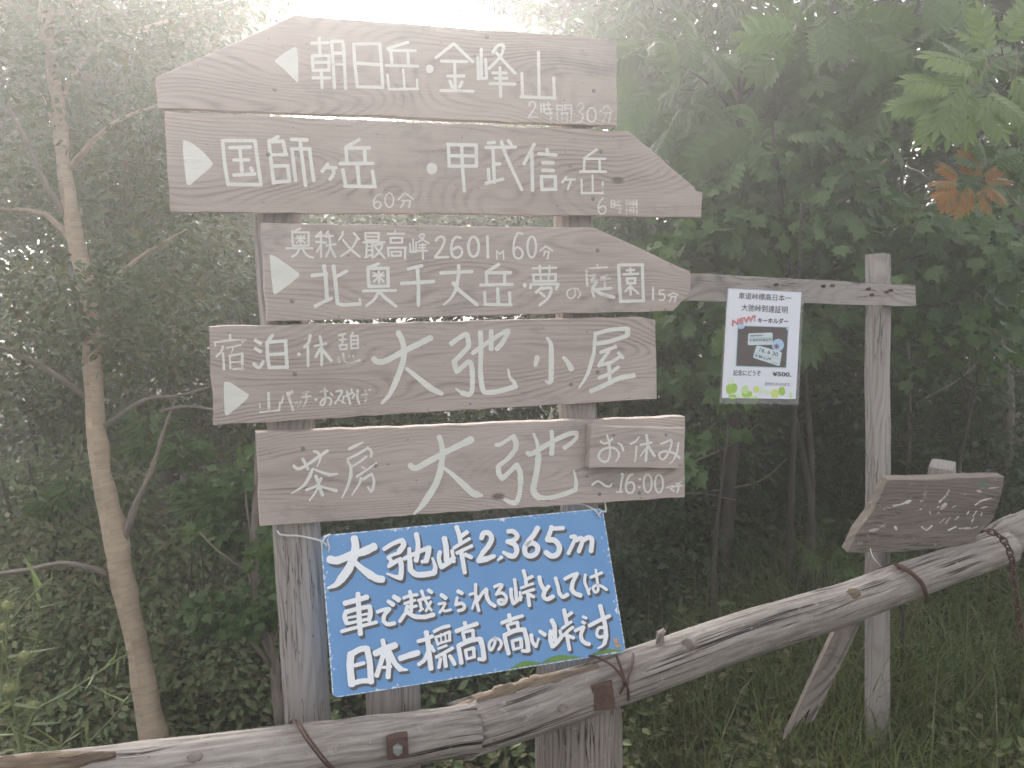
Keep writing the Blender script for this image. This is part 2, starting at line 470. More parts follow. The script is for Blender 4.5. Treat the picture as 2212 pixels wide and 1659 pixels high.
def bark_mat(name, light, dark, vstretch):
    m, nt, b = newmat(name)
    tc = nt.nodes.new('ShaderNodeUVMap'); tc.uv_map = 'UVMap'
    se = nt.nodes.new('ShaderNodeSeparateXYZ'); nt.links.new(tc.outputs[0], se.inputs[0])
    u, v = se.outputs[0], se.outputs[1]
    a = noise(nt, comb(nt, math_(nt, 'MULTIPLY', u, vstretch[0]), math_(nt, 'MULTIPLY', v, vstretch[1]), 0.0), 1.0, 5.0, 0.65)
    c = noise(nt, comb(nt, math_(nt, 'MULTIPLY', u, 6.0), math_(nt, 'MULTIPLY', v, 6.0), 4.0), 1.0, 3.0)
    c2 = noise(nt, comb(nt, math_(nt, 'MULTIPLY', u, 13.0), math_(nt, 'MULTIPLY', v, 9.0), 7.0), 1.0, 5.0, 0.7)
    t = math_(nt, 'ADD', math_(nt, 'MULTIPLY', a, 0.45), math_(nt, 'ADD', math_(nt, 'MULTIPLY', c, 0.2), math_(nt, 'MULTIPLY', c2, 0.36)))
    nt.links.new(ramp(nt, t, [(0.36, dark), (0.5, tuple((x + y) / 2 for x, y in zip(light, dark))), (0.66, light)]), b.inputs['Base Color'])
    b.inputs['Roughness'].default_value = 0.85
    bump(nt, b, a, 0.003)
    return m
M_tan = bark_mat('tan_birch_bark', (0.46, 0.365, 0.265), (0.24, 0.18, 0.13), (70.0, 6.0))
M_bark = bark_mat('grey_bark', (0.075, 0.064, 0.052), (0.03, 0.025, 0.021), (8.0, 45.0))
M_twig = bark_mat('pale_twig_bark', (0.26, 0.22, 0.18), (0.10, 0.08, 0.065), (8.0, 30.0))

# ------------------------------------------------------------------ ground
rg = np.random.default_rng(1)
def ground_z(x, y):
    q = np.clip((np.asarray(x, float) - 0.2) / 0.8, 0, 1); q = q * q * (3 - 2 * q)
    k = np.clip((np.asarray(y, float) - 2.0) / 0.9, 0, 1); k = k * k * (3 - 2 * k)
    return 0.05 * np.sin(x * 1.3 + 0.4) * np.cos(y * 0.9) + 0.09 * np.clip(y - 5.0, 0, 30) + k * (-0.42 * (1 - q) + 0.04 * q)
gx = np.concatenate([np.linspace(-30, -6, 13), np.linspace(-5.5, 5.5, 45), np.linspace(6, 30, 13)])
gy = np.concatenate([np.linspace(-14, 0, 15), np.linspace(0.25, 9, 60), np.linspace(9.5, 34, 20)])
GX, GY = np.meshgrid(gx, gy)
gv = np.stack([GX, GY, ground_z(GX, GY)], -1).reshape(-1, 3)
nx = len(gx)
gf = np.array([(j * nx + i, j * nx + i + 1, (j + 1) * nx + i + 1, (j + 1) * nx + i) for j in range(len(gy) - 1) for i in range(nx - 1)])
m, nt, b = newmat('forest_soil')
g = nt.nodes.new('ShaderNodeNewGeometry')
a = noise(nt, g.outputs['Position'], 7.0, 6.0, 0.7)
a2 = noise(nt, g.outputs['Position'], 60.0, 4.0, 0.7)
nt.links.new(mixc(nt, a2, ramp(nt, a, [(0.35, (0.035, 0.028, 0.02)), (0.55, (0.06, 0.055, 0.03)), (0.7, (0.05, 0.06, 0.025))]), (0.07, 0.05, 0.032)), b.inputs['Base Color'])
b.inputs['Roughness'].default_value = 0.95
bump(nt, b, a2, 0.02)
o = mk('ground', gv, gf, m, None, None, True)
o['kind'] = 'structure'; o['label'] = 'dark forest floor sloping up behind the signpost'; o['category'] = 'ground'

# ------------------------------------------------------------------ the signpost
TH = R(18)
SP = plane(1000, 830, 2.2, TH)
HDIR = np.array([math.cos(TH), math.sin(TH), 0]); ND = SP[1]
TK = 0.032

def back(pt, k): return pt - ND * k

sign = thing('signpost', [float(P(1000, 1900, 2.25)[0]), float(P(1000, 1900, 2.25)[1]), 0.0],
             'tall wooden signpost with five hand-lettered direction boards on two posts', 'signpost')

def uvof(pt, pl, org, hdir, off):
    d = pt - org
    return (np.dot(d, hdir) + off[0], np.dot(d, np.array([0, 0, 1.0])) + off[1])

def board(parent, name, poly, pl, thick, mat, off, hdir, seed, label=None, jit=0.0009, org=None):
    """a sawn plank from its outline, edges slightly uneven and rounded"""
    rng = np.random.default_rng(seed)
    n = pl[1]
    pts = [hit(x, y, pl) for x, y in poly]
    ring = []
    k = len(pts)
    for i in range(k):
        a, b_ = pts[i], pts[(i + 1) % k]
        L = np.linalg.norm(b_ - a); m_ = max(1, int(L / 0.035))
        for j in range(m_):
            ring.append(a + (b_ - a) * j / m_ + (rng.normal(size=3) * jit))
    ring = np.array(ring)
    org = ring.mean(0) if org is None else org
    cen = ring.mean(0)
    e = 0.0025
    rings = []
    inner = cen + (ring - cen) * (1 - e / np.maximum(0.03, np.linalg.norm(ring - cen, axis=1)))[:, None]
    proj = lambda q, dd: q - np.outer((q - pl[0]) @ n, n) + n * dd
    rings = [proj(inner, 0.0), proj(ring, -e), proj(ring, -thick + e), proj(inner, -thick)]
    V = np.concatenate(rings); m_ = len(ring)
    Fs = [tuple(range(m_ - 1, -1, -1)), tuple(range(3 * m_, 4 * m_))]
    for q in range(3):
        for i in range(m_):
            j = (i + 1) % m_
            Fs.append((q * m_ + i, q * m_ + j, (q + 1) * m_ + j, (q + 1) * m_ + i))
    U = [uvof(p, pl, org, hdir, off) for p in V[:2 * m_]] + [tuple(np.array(uvof(p, pl, org, hdir, off)) + (0.0, 0.03)) for p in V[2 * m_:]]
    o = mk(name, V, Fs, mat, parent, U, False, label)
    return o, org

CIRC = 20
def parse(txt, zf, w0):
    """'w: x y x y / ...' -> strokes as (list of layout points, width in layout px, end width)"""
    out = []
    sc_ = np.hypot(*(np.array(zf(100, 0)) - np.array(zf(0, 0)))) / 100
    for s in txt.replace('\n', ' ').split('/'):
        s = s.strip()
        if not s: continue
        wa = wb = w0
        if ':' in s:
            h_, s = s.split(':')
            if '>' in h_: wa, wb = map(float, h_.split('>'))
            else: wa = wb = float(h_)
        if s.strip().startswith('o'):
            cx, cy, rx, ry = map(float, s.replace('o', ' ').split())
            pts = [(cx + rx * math.sin(t), cy - ry * math.cos(t)) for t in np.linspace(0, 2 * math.pi, 15)]
        elif s.strip().startswith('d'):
            cx, cy, r_ = map(float, s.replace('d', ' ').split())
            pts = [(cx - r_ * 0.06, cy), (cx + r_ * 0.06, cy)]; wa = wb = r_ * 2
        else:
            q = list(map(float, s.split())); pts = list(zip(q[::2], q[1::2]))
        out.append(([zf(*p) for p in pts], wa * sc_, wb * sc_))
    return out

def strokes(parent, name, sts, pl, mat, org, hdir, off, lift=0.0006, seed=0, shift=(0, 0), step=2.2, rough=0.05, label=None):
    """brush strokes laid on a face: each a strip with round, slightly uneven ends"""
    rng = np.random.default_rng(seed)
    mb = MB(); n = pl[1]
    for si, (pts, wa, wb) in enumerate(sts):
        c = smoothpath(np.array(pts) + np.array(shift), step)
        L = np.concatenate([[0], np.cumsum(np.linalg.norm(np.diff(c, axis=0), axis=1))])
        tot = max(L[-1], 1e-6)
        T = np.gradient(c, axis=0); T /= np.maximum(1e-9, np.linalg.norm(T, axis=1))[:, None]
        wd = (wa + (wb - wa) * L / tot) / 2
        nz = np.interp(L, np.linspace(0, tot, max(3, int(tot / 5))), rng.normal(size=max(3, int(tot / 5)))) * rough
        wd = wd * (1 + nz)
        # round caps
        pre = [c[0] - T[0] * wd[0] * 0.85 * k for k in (1.0, 0.85, 0.5)]
        post = [c[-1] + T[-1] * wd[-1] * 0.85 * k for k in (0.5, 0.85, 1.0)]
        cc = np.concatenate([pre, c, post]); tt = np.concatenate([[T[0]] * 3, T, [T[-1]] * 3])
        ww = np.concatenate([[wd[0] * .22, wd[0] * .62, wd[0] * .9], wd, [wd[-1] * .9, wd[-1] * .62, wd[-1] * .22]])
        nn = np.stack([-tt[:, 1], tt[:, 0]], 1)
        A = cc + nn * ww[:, None]; B = cc - nn * ww[:, None]
        li = lift + 0.00004 * (si % 24)
        V = []
        for a_, b_ in zip(A, B):
            V.append(hit(*a_, pl) + n * li); V.append(hit(*b_, pl) + n * li)
        mb.add(V, [(2 * i, 2 * i + 2, 2 * i + 3, 2 * i + 1) for i in range(len(cc) - 1)], [uvof(p, pl, org, hdir, off) for p in V])
    return mb.build_apart(name, mat, parent, label)

def polymark(parent, name, polys, zf, pl, mat, org, hdir, off, lift=0.0006, label=None):
    mb = MB()
    for i, poly in enumerate(polys):
        q = [np.array(zf(*p)) for p in poly]
        q = np.array(q)
        V = [hit(*p, pl) + pl[1] * (lift + i * 0.00005) for p in q]
        mb.add(V, [tuple(range(len(V)))], [uvof(p, pl, org, hdir, off) for p in V])
    return mb.build_apart(name, mat, parent, label)

def blob(cx, cy, rx, ry, n=18, rng=None, j=0.0, rot=0.0):
    out = []
    for k in range(n):
        t = 2 * math.pi * k / n
        r_ = 1 + (rng.normal() * j if rng is not None else 0)
        x, y = rx * r_ * math.cos(t), ry * r_ * math.sin(t)
        out.append((cx + x * math.cos(rot) - y * math.sin(rot), cy + x * math.sin(rot) + y * math.cos(rot)))
    return out

def screws(parent, pts, pl, r_=0.0052, mat=None):
    n = pl[1]
    for (x, y) in pts:
        c = hit(x, y, pl)
        mb = MB()
        mb.tube([c - n * 0.003, c + n * 0.0006, c + n * 0.0016], [r_, r_, r_ * 0.7], 10, ref=(0, 0, 1))
        mb.build('screw', mat or M_screw, parent)

Z1 = zoomer(450, 20, 2.592); Z2 = zoomer(1200, 20, 2.0109); Z3 = zoomer(800, 660, 3.16); Z4 = zoomer(1450, 660, 2.765)
Z5 = zoomer(640, 1000, 2.9105); Z6 = zoomer(1350, 1000, 2.765); ZA = zoomer(900, 1380, 4.0); ZB = zoomer(1290, 1350, 4.0)
ZC = zoomer(1830, 1320, 5.924); ZD = zoomer(1020, 1680, 4.0); ZE = zoomer(1480, 1640, 4.0); ZF = zoomer(1060, 1860, 4.0); ZG = zoomer(1470, 1880, 4.0)
ZP = zoomer(2290, 900, 4.253); ZQ = zoomer(2464, 1400, 2.765); ID = lambda x, y: (x, y)

# the two posts (behind the boards)
def post(parent, name, top, bot_px, rad, mat, power=3.4, seg=20, k=TK, rot=0.0, seed=0, zbot=-0.25, lab=None):
    a = hit(*top, SP); b_ = hit(*bot_px, SP)
    dirn = (b_ - a) / np.linalg.norm(b_ - a)
    L = (a[2] - zbot) / -dirn[2]
    rng = np.random.default_rng(seed)
    t = np.linspace(0, 1, 36)
    pts = np.array([back(a + dirn * L * q, k + rad + 0.001) for q in t])
    pts[:, 0] += np.interp(t, np.linspace(0, 1, 9), rng.normal(size=9) * 0.002)
    mb = MB()
    mb.tube(pts, rad * (1 + 0.05 * t), seg, power, rot, 0.012, rng, ref=(0, -1, 0.02), u0=seed * 3.1)
    return mb.build(name, mat, parent, False, lab)
post(sign, 'post', (596, 250), (664, 1420), 0.051, M_post, seed=3)
post(sign, 'post', (1262, 262), (1285, 1420), 0.047, M_post, seed=8)

BOARDS = []
def sboard(poly, off, seed, label):
    o, org = board(sign, 'direction_board', poly, SP, TK, M_board, off, HDIR, seed, label)
    BOARDS.append((o, org, off))
    return o, org, off

# --- board 1
o, org, off = sboard([(335, 168), (638, 32), (813, 45.5), (1262, 80), (1332, 87), (1334, 273), (840, 253), (340, 232)], (2.1, 0.015), 11,
                     'topmost board, cut to a long point on the left, pale and hazy')
polymark(o, 'arrow', [[(1268, 335), (1283, 342), (1292, 380), (1297, 450), (1298, 622), (1288, 630), (1250, 592), (1180, 520), (1108, 462), (1104, 450), (1112, 438), (1190, 380)]], Z1, SP, M_paint, org, HDIR, off)
t1 = '''1405 305 1545 300/1470 262 1478 400/1412 410 1420 530/1412 412 1550 408/1550 408 1552 530/1420 530 1552 528/1425 464 1545 464/
1418 592 1560 592/1488 540 1495 675/1572 290 1580 400 1597 675/1572 290 1665 290/1665 290 1675 400 1688 680/1580 388 1665 388/
18:1590 482 1670 482/1755 310 1765 480 1785 660/1755 312 1970 310/1970 310 1985 500 1995 670/1760 470 1975 485/1785 665 1995 672'''
t2 = '''200 232 70 272/90 280 100 380/80 283 250 285/200 290 205 380/60 380 265 385/17:70 440 80 530/17:80 532 265 530/15:170 405 180 525/14:258 470 262 530/
d 342 402 27/495 240 380 330/495 240 615 355/415 352 580 355/500 355 505 545/455 447 560 447/470 480 485 520/548 485 530 520/410 540 620 545/
648 330 652 465/670 275 672 460/698 340 705 462/650 465 705 462/745 295 775 255 812 252 795 320 720 400/768 300 830 370 888 430/
745 428 830 428/758 462 835 462/725 495 885 500/790 395 795 580/930 430 935 580/925 580 1145 588/1038 295 1042 580/1135 460 1140 590'''
strokes(o, 'lettering', parse(t1, Z1, 27) + parse(t2, Z2, 20), SP, M_paint, org, HDIR, off, seed=1)
t3 = '''978 640 985 615 1010 615 1018 642 995 680 972 712/972 712 1035 710/1052 625 1055 680/1052 637 1075 637/1072 625 1075 680/1055 660 1073 660/
1085 632 1115 630/1100 615 1102 660/1080 660 1125 658/1085 688 1125 685/1112 665 1118 745/1155 635 1160 745/1155 637 1190 637/1158 660 1188 660/1190 637 1190 672/
1205 635 1250 635/1250 635 1245 745/1205 635 1207 670/1207 655 1245 655/1185 685 1187 745/1185 685 1225 685/1222 685 1222 745/1187 742 1222 742/1187 715 1222 715/
o 1378 697 28 46'''
strokes(o, 'lettering', parse(t3, Z2, 11), SP, M_paint_worn, org, HDIR, off, seed=2)
t4 = '''1285 640 1310 622 1328 645 1300 678 1325 700 1310 738 1280 745/1465 640 1430 680/1475 635 1510 675/1450 685 1500 683/1475 685 1450 740/1500 683 1490 740'''
strokes(o, 'lettering', parse(t4, Z2, 11), SP, M_paint_faint, org, HDIR, off, seed=3)
screws(o, [Z1(1105, 685), Z2(1395, 542), Z2(708, 195)], SP)

# --- board 2
o, org, off = sboard([(354, 240), (1358, 283), (1420, 334), (1500, 404), (1505, 413), (1517, 416), (1517, 440), (1515, 468.5), (960, 462), (368, 458)], (6.4, 0.02), 12,
                     'second board down, broad, cut to a point on the right with strong wavy grain')
polymark(o, 'arrow', [[(345, 1107), (358, 1106), (420, 1130), (510, 1200), (588, 1290), (592, 1306), (560, 1345), (470, 1420), (410, 1474), (388, 1477), (374, 1468), (360, 1350), (345, 1200)]], Z1, SP, M_paint, org, HDIR, off)
t1 = '''672 1110 690 1300 718 1475/672 1110 940 1110/940 1110 965 1300 990 1475/715 1470 990 1475/730 1168 905 1163/815 1170 835 1390/765 1270 890 1268/765 1395 940 1385/905 1335 918 1358/
1130 1078 1065 1115/1055 1110 1075 1300 1095 1460/1065 1120 1172 1115/1172 1118 1195 1225/1075 1228 1205 1225/1085 1320 1215 1318/1210 1320 1225 1440/1090 1455 1225 1445/
1240 1100 1370 1105/1312 1105 1320 1180/1245 1180 1275 1440/1240 1180 1395 1178/1390 1180 1405 1300 1425 1440/1320 1180 1335 1300 1357 1480/
1540 1305 1495 1365/1530 1330 1610 1335/1585 1340 1590 1380 1560 1430/1800 1102 1690 1165/1690 1170 1700 1290/1690 1172 1885 1170/1845 1175 1850 1290/1645 1300 1915 1298/
1665 1350 1690 1485/1680 1487 1935 1490/1785 1310 1800 1480/1910 1360 1930 1490'''
t2 = '''d 356 1040 37/460 885 465 1020/455 885 640 890/638 890 640 1025/462 1025 640 1025/465 958 638 960/545 888 550 1025 562 1185/
715 877 755 872/700 905 890 903/745 910 755 1130/760 1012 790 1010/715 1045 722 1130/700 1135 810 1108/800 868 840 980 930 1175/845 862 865 888/
1010 885 945 1010/995 935 1000 1180/1092 920 1097 942/1040 945 1150 955/24:1065 1003 1133 1003/24:1065 1052 1133 1053/1055 1092 1060 1175/1055 1092 1148 1092/1145 1095 1147 1175/1060 1175 1150 1173/
14:1215 1095 1190 1130/14:1205 1112 1270 1110/14:1245 1115 1225 1175/16:1410 918 1330 975/16:1332 975 1328 1055/16:1335 978 1465 978/16:1428 980 1430 1055/18:1305 1060 1470 1060/
13:1312 1110 1315 1200/13:1312 1198 1450 1198/13:1383 1085 1385 1195'''
strokes(o, 'lettering', parse(t1, Z1, 30) + parse(t2, Z2, 22), SP, M_paint, org, HDIR, off, seed=4)
t3 = '''30 1202 0 1215 -18 1250 -12 1288 12 1296 28 1270 10 1250 -14 1262/o 82 1243 27 46/175 1200 140 1240/185 1200 235 1235/160 1245 218 1245/180 1247 155 1290/215 1247 208 1290/
1450 1230 1425 1265 1422 1310 1440 1332 1465 1320 1468 1292 1450 1280 1425 1295/1503 1243 1505 1290/1503 1245 1525 1243/1525 1243 1525 1288/1505 1266 1525 1266/1505 1289 1525 1288/
1535 1255 1565 1253/1550 1243 1550 1275/1530 1275 1572 1275/1532 1297 1570 1297/1558 1280 1562 1325 1550 1320/1600 1245 1603 1330/1600 1245 1630 1245/1628 1245 1628 1272/1602 1260 1628 1260/1602 1273 1628 1273/
1642 1245 1668 1245/1668 1245 1668 1330/1642 1245 1642 1272/1642 1260 1668 1260/1642 1273 1668 1273/1622 1290 1623 1322/1622 1290 1650 1290/1650 1290 1650 1322/1622 1306 1650 1306/1622 1322 1650 1322'''
strokes(o, 'lettering', parse(t3, Z2, 10.5), SP, M_paint_worn, org, HDIR, off, seed=5)
strokes(o, 'lettering', parse('12:1450 1125 1448 1198', Z2, 12), SP, M_paint_faint, org, HDIR, off, seed=6)
screws(o, [Z1(1050, 1225), Z2(1388, 1235), Z2(1440, 930)], SP)

# --- board 3
o, org, off = sboard([(564, 482), (1288, 492), (1490, 587), (1492.5, 631), (1456, 671.5), (1000, 684), (575.5, 695)], (10.7, -0.02), 13,
                     'third board down, pointed on the right with its lower corner clipped')
polymark(o, 'arrow', [[(188, 482), (202, 480), (260, 505), (380, 590), (482, 664), (489, 676), (480, 700), (400, 770), (250, 878), (232, 876), (222, 860), (200, 650)]], Z3, SP, M_paint, org, HDIR, off)
t1 = '''495 215 430 250/415 240 420 385/415 255 582 255/580 255 580 385/425 390 580 387/18:498 285 500 370/18:450 316 545 316/16:462 290 485 308/16:538 290 515 308/16:490 330 458 362/16:505 330 545 362/355 415 620 415/485 420 460 470 415 500/520 430 570 490 625 510/
705 248 650 300/650 300 730 288/655 350 755 358/705 265 705 505/700 390 665 450/775 245 750 290/750 300 825 290/760 388 850 375/785 270 795 400 755 500/800 400 825 460 850 505/
925 248 915 290 885 330/1035 260 1090 325/1070 320 1010 420 905 495/925 330 1000 420 1095 500/1150 258 1155 330/1150 262 1290 262/1285 262 1285 335/16:1155 297 1285 299/1155 335 1285 335/1130 355 1345 355/
1165 365 1160 505/1220 365 1225 515/15:1165 395 1220 395/15:1165 435 1220 435/1150 508 1215 480/1240 385 1320 378 1290 450 1245 500/1250 400 1300 460 1345 515/
1450 243 1452 268/1375 270 1545 268/1405 310 1405 360/1405 312 1525 310/1522 310 1522 358/1405 360 1525 358/1380 410 1385 495/1375 410 1560 408/1555 410 1550 520/20:1415 450 1418 490/20:1415 450 1510 450/20:1508 450 1508 490/20:1418 492 1508 490/
18:1600 370 1605 450/18:1632 325 1635 445/18:1662 355 1662 450/18:1600 452 1665 450/18:1690 292 1715 275 1745 278 1725 325 1680 355/18:1705 305 1740 335 1790 365/18:1695 383 1760 380/18:1690 410 1755 410/18:1680 440 1775 440/18:1728 370 1732 525/
26:1862 340 1885 305 1930 300 1948 340 1915 420 1855 500/26:1855 508 1985 503/26:2110 312 2070 300 2030 340 2015 420 2030 490 2075 510 2118 480 2122 432 2088 402 2035 425/
38:615 690 760 672/40:735 595 750 700 765 920/36:645 1000 720 960 810 920/40:830 595 850 750 870 960/36:965 645 860 700/38:870 965 930 985 1100 975/22:1095 925 1100 975/
32:1285 570 1190 610/34:1180 605 1180 700 1190 800/34:1175 618 1385 615/34:1378 615 1382 795/34:1190 800 1385 795/24:1285 650 1290 765/22:1228 693 1338 690/20:1235 662 1270 685/20:1330 658 1302 682/22:1280 705 1235 752/22:1295 705 1335 752/30:1130 845 1455 840/30:1285 850 1240 930 1160 995/34:1295 860 1370 930 1460 1000/
36:1720 590 1580 625/38:1675 620 1685 800 1685 990/38:1515 770 1840 750/36:1910 665 2225 650/38:2090 590 2090 680 2060 840/36>18:2060 840 2010 920 1940 985/38:2035 765 2110 850 2277 985'''
t2 = '''24:o 163 350 46 88/24:285 260 290 445/13:368 385 370 460/13:368 385 395 415/13:395 415 425 385/13:425 385 430 460/20:595 238 555 230 525 290 515 380 530 440 570 453 596 420 585 375 545 355 518 385/20:o 676 352 38 93/
15:800 345 750 385/15:800 345 860 385/15:785 392 830 392/15:795 395 780 430/15:828 392 815 455/
30:385 505 275 575/30:275 575 280 680/30:275 580 490 578/28:437 585 437 680/28:225 688 505 682/26:260 750 265 855/28:262 858 495 862/32:375 720 380 850/28:480 755 485 862/d 615 690 21/
22:685 540 890 535/20:745 518 748 575/20:832 520 832 572/22:690 595 695 650/22:685 597 890 592/22:888 592 885 650/22:690 655 885 650/18:755 597 755 650/18:825 597 825 650/
24:665 682 905 678/24:668 682 663 715/28:910 680 892 720/26:765 705 715 752/26:750 722 845 715 820 800 745 865/24:752 755 790 788/
30:1440 510 1450 700 1460 830/28:1440 510 1655 508/28:1650 510 1655 700 1660 820/28:1455 832 1665 825/20:1510 558 1580 555/22:1545 540 1545 590/20:1485 594 1615 588/22:1515 630 1518 670/22:1512 630 1590 628/22:1588 628 1585 672/22:1515 672 1588 670/17:1548 690 1500 745/22:1545 700 1548 775/19:1555 708 1615 760'''
strokes(o, 'lettering', parse(t1, Z3, 22) + parse(t2, Z4, 22), SP, M_paint, org, HDIR, off, seed=7)
t3 = '''13:1055 725 1060 770 1030 805 995 790 990 745 1030 718 1085 725 1105 770 1085 800/18:1255 510 1258 532/18:1155 545 1340 530/22:1158 545 1165 690/24:1190 605 1235 600 1200 652 1250 655 1210 720 1225 790/32:1215 715 1290 765 1400 795/20:1340 600 1290 622/20:1285 642 1365 632/20:1318 615 1320 700/24:1255 725 1375 715/
20:1745 710 1745 815/16:1840 732 1805 735/16:1803 735 1800 768/16:1800 770 1835 768 1848 795 1830 820 1800 820/15:1920 755 1880 780/15:1920 755 1965 775/15:1900 790 1945 790/15:1910 792 1890 830/15:1945 790 1935 832'''
strokes(o, 'lettering', parse(t3, Z4, 18), SP, M_paint_worn, org, HDIR, off, seed=8)
screws(o, [Z3(415, 945), Z4(1258, 382)], SP)

# --- board 4
o, org, off = sboard([(451, 705), (900, 697), (1381, 684), (1417, 691), (1419, 861.5), (940, 890), (461, 918.5)], (14.2, 0.01), 14,
                     'fourth board down, square ended, with large brushed characters')
polymark(o, 'arrow', [[(214, 645), (222, 634), (236, 631), (280, 640), (370, 700), (448, 748), (430, 790), (340, 870), (246, 943), (236, 942), (222, 925), (215, 800)]], Z5, SP, M_paint, org, HDIR, off)
t1 = '''54:1605 418 1640 446 1720 435 1880 350 2130 225/54:1832 175 1868 250 1885 350 1868 470 1800 650/54>28:1800 650 1750 750 1680 830/34>60:1910 510 2020 600 2130 690/60>40:2130 690 2235 742/
32:505 245 555 275/32:505 322 555 350/30:490 465 540 500 580 445/32:665 200 620 260/34:615 265 620 400 635 500/32:615 265 790 252/34:785 252 795 400 800 500/30:630 380 790 370/30:635 500 800 495/d 910 376 18/
28:1015 200 1000 265 960 310/26:992 300 995 485/26:1105 210 1120 300 1120 475/26:1105 325 1065 400/30:1120 325 1210 435/d 1068 795 14/
24:205 365 212 450 215 515/22:270 195 275 245'''
t2 = '''44:245 262 310 215 375 182 392 235 392 290 330 360 270 418/46:270 418 280 470 295 508/44:298 508 350 460 400 425 425 470 430 600 425 680 400 712 340 698/34>16:345 700 310 680 285 660/
40:435 345 560 255 735 150 730 190 690 260 645 310/42:500 165 505 300 500 500/46:500 500 510 610 530 685 580 695 680 680 810 640/40>18:810 640 795 600 760 560 745 490/42:595 155 595 310/
24>46:1090 215 1118 260 1125 330/46:1125 330 1125 450 1122 590/32>18:1120 600 1105 612 1075 592/46>34:1000 385 985 455/30>50:1232 385 1270 430 1300 485/
32:1512 180 1500 350/34:1500 350 1450 520/32>18:1450 520 1415 585 1370 650/36:1510 178 1650 142 1795 130/42:1798 135 1795 185/38:1530 265 1650 240 1785 195/
32:1560 340 1690 290/30:1630 330 1580 400 1542 455/32:1542 458 1650 425 1740 372/32:1715 345 1755 388/32:1545 565 1630 530 1715 470/34:1632 430 1640 580/42:1478 682 1600 628 1720 570 1850 545'''
strokes(o, 'lettering', parse(t1, Z5, 30) + parse(t2, Z6, 36), SP, M_paint, org, HDIR, off, seed=9)
t3 = '''20:130 265 240 250 415 240/18:130 265 135 300/20:415 240 385 265/22:205 302 190 350 145 395/16:240 318 370 290/14:300 318 285 360/18:268 388 275 510/22:265 390 385 370/26:385 370 385 515/16:275 452 380 442/20:300 515 385 510/
22:1055 300 1165 275/22:1340 185 1280 200/18:1285 242 1345 236/20:1318 195 1310 285/20:1290 298 1295 330/20:1285 295 1355 287/18:1352 285 1352 325/18:1295 332 1352 326/22:1410 178 1395 205/20:1390 205 1395 320/20:1390 210 1455 205/20:1455 205 1458 315/17:1395 245 1455 243/17:1395 280 1455 278/18:1395 322 1458 318/
24:1275 405 1285 450/20:1320 370 1335 440 1390 460 1475 430/26:628 735 632 880/20:550 912 730 895/18:735 820 728 890/18:765 765 750 830/26:805 735 825 800 855 890/18:825 725 832 745/18:845 715 850 735/
18:1105 725 1175 715/20:1150 695 1155 800 1130 850 1108 830 1140 790 1190 780 1212 812 1195 845/18:1205 735 1220 755/20:1255 720 1310 715 1280 780 1245 830/16:1245 825 1280 800 1340 830/18:1325 765 1312 825/20:1345 765 1400 735 1425 752 1405 782/18:1395 700 1402 725/22:1355 720 1385 835/22:1455 710 1452 780 1470 835'''
strokes(o, 'lettering', parse(t3, Z5, 20), SP, M_paint_worn, org, HDIR, off, seed=10)
t4 = '''14:545 830 555 910/14:870 820 878 840/14:890 815 897 838/14:925 808 922 840 900 870/20:1000 725 945 737/18:935 772 1020 765/18:975 735 980 800 945 875/16:1490 755 1545 745/18:1525 712 1537 770 1525 812/12:1558 700 1562 715/12:1572 695 1576 710/16:1370 385 1380 405/14:1410 380 1415 400'''
strokes(o, 'lettering', parse(t4, Z5, 16), SP, M_paint_faint, org, HDIR, off, seed=11)
screws(o, [Z5(873, 557), Z6(1535, 512), Z6(1300, 622)], SP)

# --- board 5
o, org, off = sboard([(553.7, 935), (1000, 917), (1479.3, 899.5), (1479, 1074), (1000, 1106), (561, 1137)], (18.3, -0.01), 15,
                     'bottom wooden board, square ended, with a small plaque nailed over its right end')
t1 = '''40:145 420 190 455 260 440 370 370 480 290 575 228/38:260 330 325 458/36:405 232 450 250 488 310/32>12:488 310 465 380 440 430/30>50:385 455 350 550/50>16:350 550 270 670 120 770/22>46:400 460 500 500 600 532/46>26:600 532 700 522/
46:425 550 455 620/36>20:495 580 460 650 430 740 345 860/34:305 725 400 690 450 662/44:465 665 510 790/28>46:490 682 590 710 685 735/
38:850 203 930 165/38>24:930 165 1025 118/34:832 332 960 270 1090 188/34:1092 190 1135 240 1128 300/32>48:832 360 870 430 872 540/46>20:872 540 830 680 760 825/28>34:888 425 980 370 1070 300/24:1012 432 1045 452/36>20:948 555 1060 480 1200 380/
32:1000 572 985 640/32>20:985 640 885 792/36:1030 592 1090 550 1142 522/24>44:1142 522 1168 620 1152 715/40>22:1152 715 1128 755/30:1130 745 1090 690'''
t2 = '''76:70 535 140 568 300 485 500 375 700 275/76>92:700 275 845 205/64>84:440 172 470 270 480 400 455 600/84:455 600 390 780 260 990/80>30:260 990 190 1080 120 1150/40>84:510 572 620 660 760 790/84>92:760 790 860 880 920 905/80>40:920 905 985 918/
50:1165 270 1220 262 1385 160/66:1385 165 1418 250 1410 330/64>54:1410 330 1320 440 1195 540/70:1190 555 1200 640 1240 700/60:1245 700 1330 620 1425 525/72:1425 530 1468 620 1475 760/62:1475 760 1460 900 1425 1005/70>40:1400 1010 1340 1002 1270 968/
60:1565 375 1610 388 1760 300 1900 215/62:1900 215 2080 135 2180 118/50:2190 120 2185 180 2120 250/56:2120 250 2035 308/
34>62:1645 135 1690 260 1705 400/74:1705 400 1690 560 1660 720/78:1660 720 1638 830 1660 900 1710 942/60:1700 942 1850 945 2030 900 2170 845/56:2175 845 2185 770/56>20:2185 770 2175 690 2155 600/50>72:1870 100 1880 240 1872 380'''
